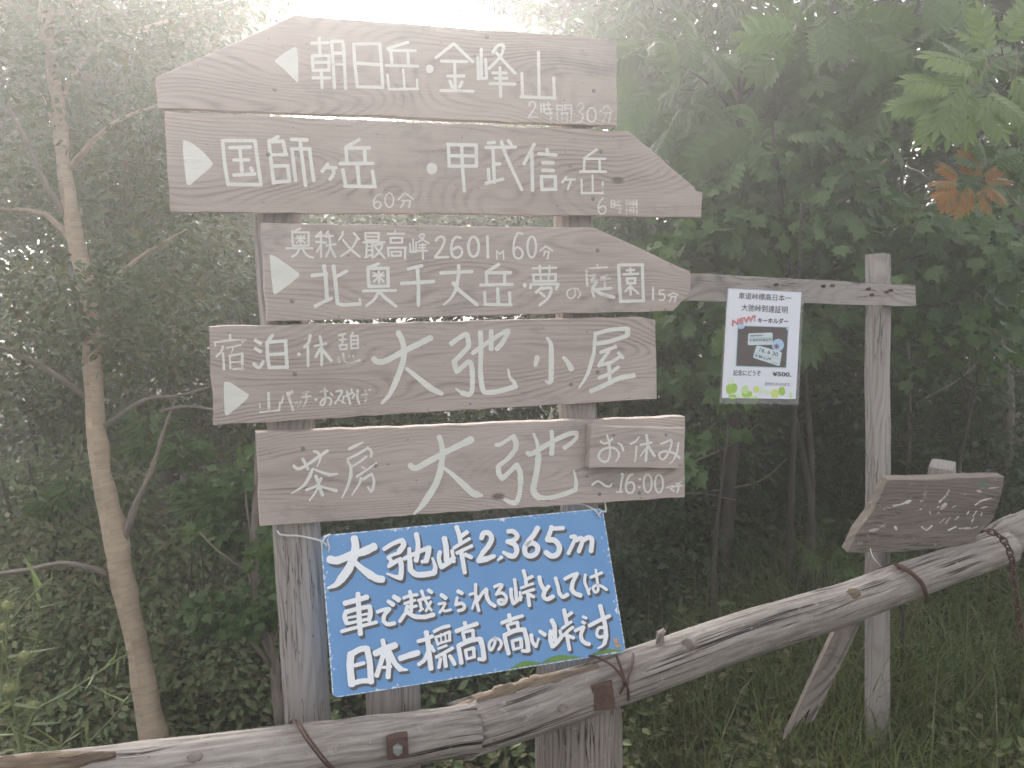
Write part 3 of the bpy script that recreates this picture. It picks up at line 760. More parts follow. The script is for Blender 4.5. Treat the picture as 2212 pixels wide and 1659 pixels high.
t3 = '''40:340 1332 430 1268 500 1287 590 1355 660 1368/38>20:660 1368 690 1350 710 1310/40:890 1130 920 1132 890 1280 868 1450/34:805 1472 905 1466/44:1100 1137 1040 1162 985 1280 975 1400 1010 1478 1090 1478 1133 1400 1118 1312 1060 1282 1000 1312/d 1238 1228 27/d 1227 1378 27/40:o 1385 1305 78 168/40:o 1598 1312 76 168/
30:1740 1390 1870 1352 1830 1408/36:1815 1405 1880 1455/28:1920 1320 1990 1307/32:1880 1365 2030 1340/34:1965 1350 1962 1420 1940 1475/12:2005 1275 2015 1290/12:2025 1268 2035 1282'''
strokes(o, 'lettering', parse(t1, ZA, 36) + parse(t2, ZB, 64) + parse(t3, ZC, 34), SP, M_paint, org, HDIR, off, seed=12)
screws(o, [ZA(265, 198), ZC(480, 1505), ZC(1232, 1482), ZA(1190, 415)], SP)

# --- plaque hung on the bottom board
PT = 0.032
PP = (SP[0] + ND * (PT + 0.001), ND)
pq = thing('closed_plaque', hit(*ZC(1200, 1020), PP), 'small wooden plaque fixed over the right end of the lowest wooden board', 'plaque')
o, org = board(pq, 'plaque_board', [ZC(326, 218), ZC(2088, 265), ZC(2084, 1028), ZC(284, 1018)], PP, PT, M_board, (22.9, 0.035), HDIR, 16)
t1 = '''500 515 560 555 650 530 720 465/620 405 660 540 675 700 660 820 610 895 520 880 458 800 510 690 640 632 760 645 838 720 840 800/34>14:840 800 815 850 775 900/36>50:830 550 890 590 925 685/
24>44:1225 430 1150 520 1065 560/38:1175 610 1165 760/38>24:1165 760 1145 900/42:1250 580 1350 560 1460 535/50:1362 395 1385 540 1365 700 1350 878/30:1350 650 1250 790/50:1395 600 1450 690 1515 790/
42:1630 565 1740 520 1830 488 1825 600 1770 740 1690 850 1620 830 1610 740 1700 703 1840 720/46:1840 720 1915 760 1985 825/34>44:1965 538 1945 700/44>20:1945 700 1880 850 1800 940'''
strokes(pq, 'lettering', parse(t1, ZC, 40), PP, M_paint, org, HDIR, (22.9, 0.035), seed=13)
screws(pq, [ZC(1738, 392), ZC(750, 395)], PP, 0.004)

# ------------------------------------------------------------------ blue sign hung on wires
c_tl, c_tr = (692, 1157), (1302, 1098)
c_bl, c_br = (719, 1508), (1352, 1408)
a = hit(*c_tl, SP) + ND * 0.0; b_ = hit(*c_tr, SP) + ND * 0.0
mid = hit(1035, 1458, SP) + ND * 0.10
nb = np.cross(b_ - a, mid - a); nb /= np.linalg.norm(nb)
if np.dot(nb, ND) < 0: nb = -nb
BP = (a, nb)
q = [hit(*c, BP) for c in (c_tl, c_tr, c_br, c_bl)]
bs = thing('blue_sign', hit(1030, 1458, BP), 'blue painted metal sign with white brush lettering hung on white wire below the boards', 'sign')
# panel with rounded corners
def quad_pt(s, t): return (q[0] * (1 - s) + q[1] * s) * (1 - t) + (q[3] * (1 - s) + q[2] * s) * t
ring = []
rr = 0.018; asp = 0.55
for (cx, cy, a0) in ((rr, rr / asp, 180), (1 - rr, rr / asp, 270), (1 - rr, 1 - rr / asp, 0), (rr, 1 - rr / asp, 90)):
    for k in range(6):
        t = R(a0 + 90 * k / 5)
        ring.append((cx + rr * math.cos(t), cy + rr / asp * math.sin(t)))
V = [quad_pt(*p) for p in ring] + [quad_pt(*p) - nb * 0.004 for p in ring]
U = [(p[0], 1 - p[1]) for p in ring] * 2
n_ = len(ring)
mk('panel', V, [tuple(range(n_ - 1, -1, -1)), tuple(range(n_, 2 * n_))] + [(i, (i + 1) % n_, n_ + (i + 1) % n_, n_ + i) for i in range(n_)], M_blue, bs, U)
bD = '''100:125 412 220 425 400 355 560 310 685 250/92>110:435 145 450 230 440 350/108:440 350 370 520 270 660/104>30:270 660 200 735 100 775/60>100:440 440 520 520 640 610/104>90:640 610 720 655 790 665/
56:815 280 920 215 1030 168/72:1040 170 1065 225 1010 310/44:1000 330 920 355 865 390/50:868 385 905 435 875 500/56:885 490 960 440 1015 412/66:1020 412 1035 520 1025 650/66>24:1020 645 950 630 850 592/
56:1075 402 1180 350 1290 300 1385 262/70:1385 262 1372 350 1350 430/50:1345 435 1300 440/50>70:1135 275 1140 400 1150 545/76:1150 545 1215 600 1320 605 1445 585/70>30:1455 575 1465 500 1430 395/64:1225 92 1245 200 1240 330 1222 425/
56:1525 318 1512 400 1540 505/62:1545 510 1640 450 1700 390/72:1582 145 1602 250 1612 420/48:1680 300 1702 440/60:1738 0 1770 90 1790 210/58:1800 115 1870 65/44:1705 265 1800 208 1900 150/
48:1745 330 1840 283 1930 242/58:1800 330 1820 440 1842 580/54:1850 350 1925 385'''
bE = '''66:215 302 240 240 305 235 345 300 310 390 230 490/60:230 490 175 590/72:180 588 280 565/72>50:280 565 375 530/52>24:468 545 420 582/60:555 215 620 215 672 275 625 330 545 345/66:555 345 640 385 665 465 625 530 560 520/60>44:560 520 495 482/
66:930 172 880 260 800 360 765 440 785 510 850 528 915 490 930 415 865 362 800 385/58:1108 160 1090 220 1050 318/54:1125 180 1255 172/68:1055 320 1150 332 1208 415 1180 505 1105 528 1035 482/
50:1355 285 1412 282 1390 350 1322 495/54:1425 330 1480 298 1502 330 1455 470/60:1505 330 1580 292 1622 325 1610 465/
42:382 920 440 895 478 900 440 960 402 1018/42:405 1012 480 1000 530 1055 510 1125 452 1140 428 1100 478 1085 502 1110/
46:590 950 595 1040 618 1130/48:620 1135 680 1090 720 1050/44:637 828 650 930 660 1080/34:705 990 716 1090/48:750 715 775 800 786 900/44:800 820 860 790/36:720 935 800 905 870 880/40:742 1000 810 975 880 955/46:800 990 815 1080 826 1160/44:832 1022 880 1050/
52:952 798 970 880 1012 955/46:1070 915 1020 980/54:1018 985 1005 1040 1050 1080 1125 1045/48:1158 810 1185 900 1205 1000/54:1205 1000 1250 1050 1308 1022/48:1278 820 1370 772 1435 752/54:1432 755 1380 860 1362 945/58:1362 945 1400 1000 1475 1030/
38:1537 768 1530 860 1560 940 1585 1012/22:1577 995 1600 935/40:1608 800 1680 770 1745 742/36:1670 705 1690 850 1700 960 1662 990 1637 930 1690 897 1760 920/38:1755 918 1808 958'''
bF = '''66:155 250 300 212 435 172/66:322 130 330 300 340 480 352 640/60:172 358 152 420 178 505/56:185 358 320 320 468 292/60:470 295 482 380 462 465/30:190 436 330 408 470 378/42:185 510 330 478 450 450/46:115 608 330 550 555 492/
50:570 360 650 332 722 322/52:720 325 660 400 645 475/52:645 478 700 518 785 505/52>62:708 225 768 268/60>70:782 168 838 205/
42:905 182 990 152 1075 142/48:982 100 1000 180 1000 350/38:915 255 1000 225 1048 212/38:1012 300 1065 285/50:952 290 930 370/46:930 370 855 480/58:965 372 1050 420 1180 425/60:1180 425 1280 395/
42:1092 215 1160 190 1228 180/40:1110 222 1130 320/30:1105 348 1150 322/42>34:1132 95 1170 190 1220 290 1258 340/34:1250 230 1220 290 1188 348/50:1222 85 1260 112/
54:1385 145 1440 185/36:1352 260 1420 248 1432 255 1400 320 1362 368/36:1392 330 1430 350 1505 332/50:1597 98 1648 124/40:1585 180 1567 270/44:1570 268 1640 250 1680 288 1660 328 1602 345/
34:1745 140 1790 125 1828 132/42:1820 10 1820 120 1830 220 1862 345/30:1840 160 1800 250 1778 318/44:1842 220 1900 130 1955 70/50:1958 75 1962 160 2000 240 2065 285/
92:232 900 222 1050 242 1280/76:245 895 340 840 425 825/78:438 830 470 1000 488 1250/52:285 1042 395 1012/64:262 1268 370 1240 480 1238/
62:637 725 660 820/84:545 888 670 832 795 785/64:672 850 712 1000 705 1190/62:640 920 600 1050 560 1170/70:722 880 790 1010 860 1088/62>30:860 1088 945 1098/40:645 1068 740 1058/
74:865 952 980 912/78:980 912 1085 882/
50:1088 735 1180 710 1268 672/66:1192 622 1210 720 1230 900 1252 1080/50:1220 850 1170 970 1098 1028/46:1252 795 1290 858/44:1292 610 1390 562 1482 540/34:1312 690 1342 778/36:1312 682 1400 652 1488 612/38:1488 615 1490 715/32:1335 770 1410 745 1500 720/22:1375 640 1385 750/22:1432 625 1440 735/
34:1345 828 1450 788/46:1322 935 1420 882 1525 822/54:1422 900 1440 1050/46:1372 960 1352 1068/50:1492 922 1530 980 1552 1025/
52:1682 500 1700 560/54:1575 605 1700 557 1835 512/42:1657 632 1682 728/40:1660 622 1780 592/44:1785 592 1792 688/36:1692 725 1800 692/56:1602 790 1622 900 1640 1010/58:1605 790 1740 732 1875 702/64:1882 710 1912 820 1928 955/48:1920 968 1862 962/42:1692 852 1712 960/42:1692 850 1790 820/46:1795 825 1802 935/34:1712 960 1800 932/
38:2070 692 2065 760 2020 848 1996 820 2000 750 2060 702 2120 712 2152 760/36:2152 760 2140 800 2112 840'''
bG = '''54:607 320 622 392/48:515 420 640 372 775 332/42:582 452 612 528/40:587 447 708 412/44:712 412 720 480/36:622 528 730 492/54:547 572 572 700 600 810/56:552 577 680 522 795 502/60:800 505 835 640 852 770/46:845 780 775 775/42:647 652 667 758/42:647 652 752 622/46:757 625 765 728/36:667 758 770 730/
50:890 575 905 660 950 718/30:955 715 985 622/44>54:1000 528 1062 572/54:1137 528 1132 630 1160 722/52:1165 722 1220 670 1270 602/60:1152 390 1187 470 1190 640/40:1255 520 1277 605/54:1307 258 1325 340 1345 440/46:1352 330 1402 292/38:1282 490 1350 440 1398 407/42:1302 580 1360 522 1418 477/48:1342 560 1360 670 1376 760/46:1372 590 1428 610/
46:1450 520 1510 490 1555 472/50:1555 475 1522 570 1535 640/54:1535 640 1580 680 1625 690/40:1552 342 1588 360/40:1542 408 1568 424/
56:1767 205 1800 330 1830 450 1842 590/54:1842 590 1822 680/48>22:1822 680 1790 715 1738 742/52:1630 455 1750 392 1882 332/42:1822 482 1752 484 1722 555 1752 600 1820 590'''
bst = parse(bD, ZD, 60) + parse(bE, ZE, 50) + parse(bF, ZF, 46) + parse(bG, ZG, 48)
xu = (q[1] - q[0]); xu = xu / np.linalg.norm(xu)
strokes(bs, 'lettering_shadow', [(p, a_ * 1.1, b2 * 1.1) for p, a_, b2 in bst], BP, M_shade, q[3], xu, (0, 0), 0.0006, 20, (4.8, 6.0), rough=0.03)
strokes(bs, 'lettering', bst, BP, M_white, q[3], xu, (0, 0), 0.0020, 21, rough=0.035)
polymark(bs, 'painted_hill', [[(600, 1014), (680, 968), (760, 920), (800, 906), (840, 906), (920, 914), (1000, 925), (1020, 946)],
                              [(1005, 944), (1100, 880), (1180, 845), (1250, 829), (1320, 829), (1400, 840), (1560, 858), (1500, 866)],
                              [(1625, 845), (1700, 800), (1800, 765), (1900, 752), (2000, 760), (2080, 770), (2080, 772)]], ZG, BP, M_hill, q[3], xu, (0, 0), 0.0011)
polymark(bs, 'painted_kitten', [[(1932, 608), (1952, 630), (1978, 628), (2002, 612), (1998, 655), (1972, 688), (1950, 672)],
                                [(1962, 700), (1985, 690), (2010, 700), (2035, 685), (2042, 692), (2022, 735), (2010, 718), (1985, 738), (1960, 725)]], ZG, BP, M_cat, q[3], xu, (0, 0), 0.0013)

def wire(parent, name, pts, r_, mat, seg=7, lab=None):
    mb = MB()
    mb.tube(smoothpath(np.array(pts), 0.012), r_, seg, ref=(0.1, 0.3, 0.94))
    return mb.build(name, mat, parent, True, lab)
SF = lambda x, y, k=0.0: hit(x, y, SP) + ND * k
BFp = lambda x, y, k=0.003: hit(x, y, BP) + BP[1] * k
wire(bs, 'hanging_wire', [SF(640, 1150, -0.15), SF(606, 1152, -0.09), SF(607, 1162, -0.03), SF(640, 1163, -0.026), SF(672, 1167, -0.02), BFp(697, 1170), BFp(706, 1180, .006)], 0.0022, M_wire)
wire(bs, 'hanging_wire', [BFp(697, 1190), BFp(694, 1176, .008), BFp(702, 1160, .01), BFp(713, 1154, .006), BFp(706, 1166, .009), BFp(711, 1182, .006), BFp(708, 1192)], 0.0020, M_wire)
wire(bs, 'hanging_wire', [SF(1240, 1094, -0.03), SF(1268, 1094, -0.02), BFp(1282, 1101, .004), BFp(1291, 1111, .004), BFp(1296, 1119, .002)], 0.0020, M_wire)
wire(bs, 'hanging_wire', [BFp(1290, 1116, .004), BFp(1297, 1104, .008), BFp(1306, 1106, .006), SF(1315, 1097, -0.02), SF(1318, 1084, -0.04)], 0.0020, M_wire)

# ------------------------------------------------------------------ post with cross-arm, and the poster on it
ARM = R(28)
RP = plane(1895, 900, 3.01, ARM)
fr = thing('post_with_arm', [float(P(1895, 900, 3.05)[0]), float(P(1895, 900, 3.05)[1]), 0], 'grey square post carrying a long horizontal arm behind the poster', 'post')
def sqpost(parent, name, top_px, bot_px, d, half, rotdeg, mat, seed, zb=-0.2):
    a = P(*top_px, d); b2 = P(*bot_px, d + 0.02)
    dirn = (b2 - a) / np.linalg.norm(b2 - a); L = (a[2] - zb) / -dirn[2]
    rng = np.random.default_rng(seed)
    t = np.linspace(0, 1, 30)
    pts = np.array([a + dirn * L * x for x in t])
    pts[:, 0] += np.interp(t, np.linspace(0, 1, 10), rng.normal(size=10) * 0.0012)
    mb = MB()
    mb.tube(pts, half, 24, 14.0, R(rotdeg), 0.004, rng, ref=(0, -1, 0.02), u0=seed)
    return mb.build(name, mat, parent)
sqpost(fr, 'post', (1896, 550), (1896, 1640), 3.06, 0.031, 47, M_post, 21)
arm = [(1246, 577), (1490, 590), (1700, 601), (1978, 616), (1980, 662), (1720, 654), (1490, 650), (1246, 645)]
o, org = board(fr, 'cross_arm', arm, RP, 0.03, M_post, (31, 0.02), np.array([math.cos(ARM), math.sin(ARM), 0]), 31)
for (x, y) in [(1873, 624), (1921, 627), (1912, 631), (1880, 637), (1673, 615), (1775, 618), (1795, 617)]:
    c = hit(x, y, RP); mb = MB()
    mb.tube([c, c + RP[1] * 0.012, c + RP[1] * 0.014], [0.004, 0.0055, 0.003], 8, ref=(0, 0, 1)); mb.build('nail', plain_nail if 'plain_nail' in globals() else M_rust, o)

PO = (RP[0] + RP[1] * 0.006, RP[1])
po = thing('poster', hit(*ZP(560, 1575), PO), 'laminated white poster with a photo of key rings pinned to the horizontal arm', 'poster')
ph = np.array([math.cos(ARM), math.sin(ARM), 0])
PAP = [(133, 78), (1118, 132), (1045, 1580), (52, 1565)]
o, porg = board(po, 'paper', [ZP(*p) for p in PAP], PO, 0.0008, M_paper, (0, 0), ph, 41, jit=0.0002)
o2, _ = board(po, 'laminate_film', [ZP(*p) for p in [(118, 62), (1150, 118), (1085, 1655), (20, 1640)]], (PO[0] - PO[1] * 0.002, PO[1]), 0.0004, M_film, (0, 0), ph, 42, jit=0.0003)
pmark = lambda name, polys, mat, li: polymark(po, name, polys, ZP, PO, mat, porg, ph, (0, 0), li)
pmark('printed_photo', [[(256, 578), (952, 602), (922, 1166), (228, 1142)]], M_pteal, 0.0004)
pmark('printed_photo', [[(266, 590), (942, 612), (912, 1154), (240, 1130)]], M_pdark, 0.0006)
def rrect(p, k=0.07):
    out = []
    for i in range(4):
        a, b3, c = np.array(p[i - 1], float), np.array(p[i], float), np.array(p[(i + 1) % 4], float)
        la, lc = np.linalg.norm(a - b3), np.linalg.norm(c - b3); r_ = k * max(la, lc)
        p0, p1 = b3 + (a - b3) / la * r_, b3 + (c - b3) / lc * r_
        for t in (0, .33, .66, 1): out.append(tuple((1 - t) ** 2 * p0 + 2 * t * (1 - t) * b3 + t * t * p1))
    return out
pmark('printed_tag', [blob(805, 850, 82, 84)], M_pblue, 0.0007)
pmark('printed_corner', [blob(302, 600, 50, 32), blob(938, 622, 20, 26)], M_pblue, 0.00068)
star = [(785 + (50 if k % 2 == 0 else 22) * math.cos(k * math.pi / 8), 868 + (50 if k % 2 == 0 else 22) * math.sin(k * math.pi / 8)) for k in range(16)]
pmark('printed_star', [star], M_pstar, 0.0008)
pmark('printed_tag', [rrect([(402, 692), (732, 680), (730, 845), (392, 852)]), rrect([(515, 850), (860, 945), (826, 1138), (462, 1020)])], M_pcard, 0.0009)
rb = np.random.default_rng(4)
lv = [(145, 1450, 44, 70, 0), (205, 1435, 50, 70, 0), (190, 1550, 60, 34, 0), (172, 1340, 34, 45, 3), (360, 1455, 46, 60, 1), (385, 1515, 72, 52, 0), (275, 1530, 42, 36, 3),
      (513, 1448, 40, 45, 2), (593, 1462, 30, 45, 3), (675, 1495, 32, 40, 3), (765, 1510, 52, 60, 2), (860, 1475, 46, 62, 0), (480, 1552, 60, 18, 1), (978, 1530, 17, 45, 1)]
for ci in range(4):
    pmark('printed_leaves', [blob(x, y, rx, ry, 18, rb, 0.04) for x, y, rx, ry, c in lv if c == ci], M_pg[ci], 0.0004 + 0.0009 * ci / 3)

def typeset(parent, txt, bl, br, h, mat, lift, bold=0.02, shear=0.0, shift=(0, 0), name='lettering'):
    cu = bpy.data.curves.new('text', 'FONT'); cu.body = txt; cu.offset = bold; cu.shear = shear; cu.resolution_u = 3
    to = bpy.data.objects.new('text', cu); C.objects.link(to)
    bpy.context.view_layer.update()
    dg = bpy.context.evaluated_depsgraph_get()
    me = bpy.data.meshes.new_from_object(to.evaluated_get(dg))
    v = np.zeros(len(me.vertices) * 3); me.vertices.foreach_get('co', v); v = v.reshape(-1, 3)
    fs = [tuple(p.vertices) for p in me.polygons]
    bpy.data.objects.remove(to); bpy.data.curves.remove(cu); bpy.data.meshes.remove(me)
    mn, mx = v.min(0), v.max(0)
    s = (v[:, 0] - mn[0]) / (mx[0] - mn[0]); t = (v[:, 1] - mn[1]) / (mx[1] - mn[1])
    bl, br = np.array(bl, float), np.array(br, float)
    up = np.array([(br - bl)[1], -(br - bl)[0]]); up = up / np.linalg.norm(up) * h
    px = bl + np.outer(s, br - bl) + np.outer(t, up) + np.array(shift)
    V = [hit(*ZP(*p), PO) + PO[1] * lift for p in px]
    mk(name, V, fs, mat, parent)
typeset(po, '車道峠標高日本一', (272, 226), (985, 262), 92, M_ink, 0.0005, 0.008)
typeset(po, '大弛峠到達証明', (310, 388), (935, 424), 98, M_ink, 0.0005, 0.008)
typeset(po, 'キーホルダー', (530, 553), (945, 566), 76, M_ink, 0.0005, 0.03)
typeset(po, 'NEW!', (178, 588), (512, 512), 78, M_inkshade, 0.0005, 0.02, 0.25, (10, 14))
typeset(po, 'NEW!', (178, 588), (512, 512), 78, M_red, 0.0011, 0.02, 0.25)
typeset(po, '記念にどうぞ', (200, 1264), (572, 1270), 80, M_ink, 0.0005, 0.012)
typeset(po, '¥500.', (730, 1272), (985, 1280), 62, M_ink, 0.0005, 0.03)
typeset(po, '日付が入れられます。', (632, 1398), (975, 1408), 46, M_ink, 0.0005, 0.008)
typeset(po, '車道峠標高日本一', (428, 738), (622, 726), 24, M_ink, 0.0011)
typeset(po, '大弛峠到達証明', (415, 806), (716, 800), 44, M_ink, 0.0011, 0.01)
typeset(po, '16. 6 30', (548, 938), (796, 1008), 56, M_ink, 0.0011, 0.01)
typeset(po, '大弛小屋', (474, 1006), (706, 1072), 42, M_ink, 0.0011, 0.02)
pmark('printed_line', [[(410, 752), (722, 740), (722, 746), (410, 758)], [(635, 818), (720, 814), (720, 821), (635, 825)],
                       [(490, 950), (830, 1042), (829, 1048), (489, 956)], [(712, 1072), (810, 1098), (808, 1106), (710, 1080)]], M_inkshade, 0.0012)

# ------------------------------------------------------------------ log barrier
fence = thing('log_barrier', [float(P(1040, 1700, 2.25)[0]), float(P(1040, 1700, 2.25)[1]), 0], 'low barrier of two weathered grey logs bolted to short posts in front of the signpost', 'barrier')
def log(parent, name, pts, seg, mat, seed, ragged=0.0, label=None, jit=0.02, n=70, ridge=0.024):
    """pts: (px, py, depth, radius px)"""
    rng = np.random.default_rng(seed)
    a = np.array([P(x, y, d) for x, y, d, r_ in pts]); rad = np.array([r_ * d / F for x, y, d, r_ in pts])
    L = np.concatenate([[0], np.cumsum(np.linalg.norm(np.diff(a, axis=0), axis=1))])
    t = np.linspace(0, L[-1], n)
    c = np.stack([np.interp(t, L, a[:, i]) for i in range(3)], 1)
    for _ in range(3): c[1:-1] = (c[:-2] + c[1:-1] * 2 + c[2:]) / 4
    rd = np.interp(t, L, rad) * (1 + np.interp(t, np.linspace(0, L[-1], 22), rng.normal(size=22) * 0.012))
    mb = MB()
    V0 = mb.n
    # ridges that run along the log
    prof = rng.normal(size=seg) * ridge
    T = np.gradient(c, axis=0); T /= np.linalg.norm(T, axis=1)[:, None]
    V = []; U = []
    for i in range(n):
        r0 = np.array([0, 0, 1.0]); aa = r0 - T[i] * np.dot(r0, T[i]); aa /= np.linalg.norm(aa); bb = np.cross(T[i], aa)
        for k in range(seg + 1):
            th = 2 * math.pi * k / seg; kk = k % seg
            m_ = 1 + prof[kk] + jit * 0.5 * _jt[(i // 3 + seed) % 400, kk * 64 // seg] * 0.5
            off_ = np.zeros(3)
            if ragged and i == 0: off_ = -T[i] * ragged * abs(_jt[seed % 400, kk * 64 // seg])
            V.append(c[i] + rd[i] * m_ * (aa * math.cos(th) + bb * math.sin(th)) + off_); U.append((t[i] + seed, (k / seg - 0.5) * 2 * math.pi * rd[i]))
    Fs = [(i * (seg + 1) + k, i * (seg + 1) + k + 1, (i + 1) * (seg + 1) + k + 1, (i + 1) * (seg + 1) + k) for i in range(n - 1) for k in range(seg)]
    for i, sgn in ((0, 1), (n - 1, -1)):
        ci = len(V); V.append(c[i]); U.append((t[i] + seed + 3, 0))
        for k in range(seg):
            x = i * (seg + 1) + k
            Fs.append((ci, x + 1, x) if sgn > 0 else (ci, x, x + 1))
    mb.add(V, Fs, U)
    return mb.build(name, mat, parent, True, label)
# left rail (its far end butts on the right rail)
lrail = log(fence, 'rail', [(-160, 1738, 1.66, 82), (0, 1715, 1.74, 76), (300, 1676, 1.85, 70), (640, 1629, 1.98, 62), (860, 1599, 2.08, 56), (1022, 1573, 2.165, 51)], 72, M_log, 51, label='left log rail, lower and thicker, running out of the picture on the left')
rrail = log(fence, 'rail', [(1040, 1563, 2.19, 61), (1160, 1526, 2.24, 57), (1300, 1480, 2.31, 53), (1596, 1374, 2.47, 49), (1824, 1305, 2.65, 43), (1940, 1261, 2.75, 41), (2100, 1206, 2.9, 36), (2176, 1182, 2.97, 35)], 72, M_log, 52, 0.02, 'right log rail rising towards the right')
# torn strip of raw wood along the top of the right rail's broken end
log(rrail, 'torn_strip', [(1014, 1532, 2.18, 20), (1060, 1514, 2.192, 20), (1130, 1488, 2.22, 16), (1200, 1466, 2.245, 12), (1290, 1440, 2.29, 9)], 22, M_torn, 53, 0.05, jit=0.5, n=44)
log(rrail, 'torn_strip', [(1038, 1592, 2.165, 22), (1060, 1580, 2.165, 26), (1085, 1574, 2.175, 20), (1100, 1570, 2.195, 8)], 22, M_torn, 54, 0.03, jit=0.6, n=22)
log(lrail, 'torn_strip', [(-60, 1660, 1.70, 16), (60, 1650, 1.72, 20), (160, 1642, 1.765, 18), (250, 1628, 1.80, 6)], 16, M_torn, 55, 0.0, jit=0.25, n=30)
def knot(parent, px, py, d, rpx, mat, stretch=1.4):
    c = P(px, py, d); k = rpx * d / F; rng = np.random.default_rng(int(px))
    V = []; U = []; n1, n2 = 8, 14
    ax = unit(np.array([1.0, 0.45, 0.12])); nn = unit(CAM - c); az_ = unit(np.cross(ax, nn)); ax = np.cross(nn, az_)
    for i in range(n1 + 1):
        t = i / n1 * math.pi / 2 * 1.0
        for j in range(n2):
            a_ = 2 * math.pi * j / n2; r_ = k * math.cos(t) * (1 + 0.12 * rng.normal())
            V.append(c + ax * r_ * stretch * math.cos(a_) + az_ * r_ * math.sin(a_) + nn * (k * 0.34 * math.sin(t) - 0.004)); U.append((px * .1 + r_ * math.cos(a_), r_ * math.sin(a_)))
    mk('knot', V, [(i * n2 + j, i * n2 + (j + 1) % n2, (i + 1) * n2 + (j + 1) % n2, (i + 1) * n2 + j) for i in range(n1) for j in range(n2)], mat, parent, U, True)
knot(rrail, 1486, 1392, 2.352, 12, M_stump); knot(rrail, 1842, 1283, 2.60, 11, M_torn); knot(rrail, 1945, 1282, 2.70, 10, M_torn); knot(rrail, 1662, 1388, 2.46, 9, M_stump)
knot(lrail, 420, 1636, 1.83, 11, M_stump); knot(rrail, 1216, 1530, 2.185, 8, M_stump)
mb = MB(); mb.tube([P(1424, 1392, 2.37), P(1428, 1368, 2.37), P(1436, 1360, 2.37)], [0.014, 0.010, 0.004], 9, jit=0.2, rng=rg, ref=(0, -1, .1)); mb.build('branch_stub', M_stump, rrail)
# short posts under the rails
def stump(parent, px, d, rpx, top_py, seed):
    a = P(px, top_py, d); rad = rpx * d / F
    rng = np.random.default_rng(seed)
    t = np.linspace(0, 1, 16)
    pts = np.array([[a[0] + 0.01 * x, a[1], a[2] - (a[2] + 0.2) * x] for x in t])
    mb = MB()
    V = []; seg = 36; U = []
    prof = rng.normal(size=seg) * 0.022
    for i in range(16):
        for k in range(seg + 1):
            th = 2 * math.pi * k / seg; m_ = 1 + prof[k % seg] + 0.012 * _jt[(i // 4) + seed, (k % seg) * 64 // seg]
            V.append(pts[i] + rad * m_ * np.array([math.sin(th), math.cos(th), 0])); U.append((t[i] * a[2] + seed, k / seg * 2 * math.pi * rad))
    Fs = [(i * (seg + 1) + k, i * (seg + 1) + k + 1, (i + 1) * (seg + 1) + k + 1, (i + 1) * (seg + 1) + k) for i in range(15) for k in range(seg)]
    ci = len(V); V.append(pts[0]); U.append((seed + 4, 0))
    Fs += [(ci, k + 1, k) for k in range(seg)]
    mb.add(V, Fs, U)
    return mb.build('short_post', M_stump, parent, True)
stump(fence, 1246, 2.415, 90, 1385, 61)
stump(fence, 848, 2.23, 57, 1440, 62)
stump(fence, 2350, 3.25, 55, 1120, 63)
stump(fence, -140, 1.84, 90, 1700, 64)
# iron plates and bolts
def plate(parent, cx, cy, d, wpx, hpx, tilt, bolt=True):
    c = P(cx, cy, d); vx = np.array([math.cos(tilt), 0.16, math.sin(tilt)]); vx /= np.linalg.norm(vx)
    nrm = (CAM - c); nrm[2] *= 0.2; nrm /= np.linalg.norm(nrm)
    vy = np.cross(nrm, vx); vy /= np.linalg.norm(vy)
    vx = np.cross(vy, nrm)
    k = d / F; mb = MB()
    hw, hh = wpx * k / 2, hpx * k / 2
    V = []
    for z in (-0.03, 0.003):
        for sx, sy in ((-1, -1), (1, -1), (1, 1), (-1, 1)): V.append(c + vx * hw * sx + vy * hh * sy + nrm * z)
    mb.add(V, [(3, 2, 1, 0), (4, 5, 6, 7)] + [(i, (i + 1) % 4, 4 + (i + 1) % 4, 4 + i) for i in range(4)])
    o = mb.build('iron_plate', M_rust, parent)
    if bolt:
        m2 = MB()
        m2.tube([c, c + nrm * 0.016, c + nrm * 0.018], [hw * 0.52, hw * 0.5, hw * 0.3], 6, ref=(0, 0, 1)); m2.build('bolt', M_screw, o)
        m3 = MB()
        m3.tube([c + nrm * 0.015, c + nrm * 0.028], hw * 0.25, 9, ref=(0, 0, 1)); m3.build('bolt', M_screw, o)
plate(lrail, 859, 1616, 2.0, 46, 46, 0.05)
plate(rrail, 1303, 1506, 2.232, 46, 54, 0.12, False)
# knobby end of the next rail, far right
log(fence, 'rail', [(2120, 1192, 3.02, 32), (2176, 1160, 3.05, 38), (2260, 1122, 3.1, 36), (2400, 1060, 3.2, 36)], 30, M_log, 57, 0.0, 'short visible end of a further rail at the right edge', 0.1, 40)

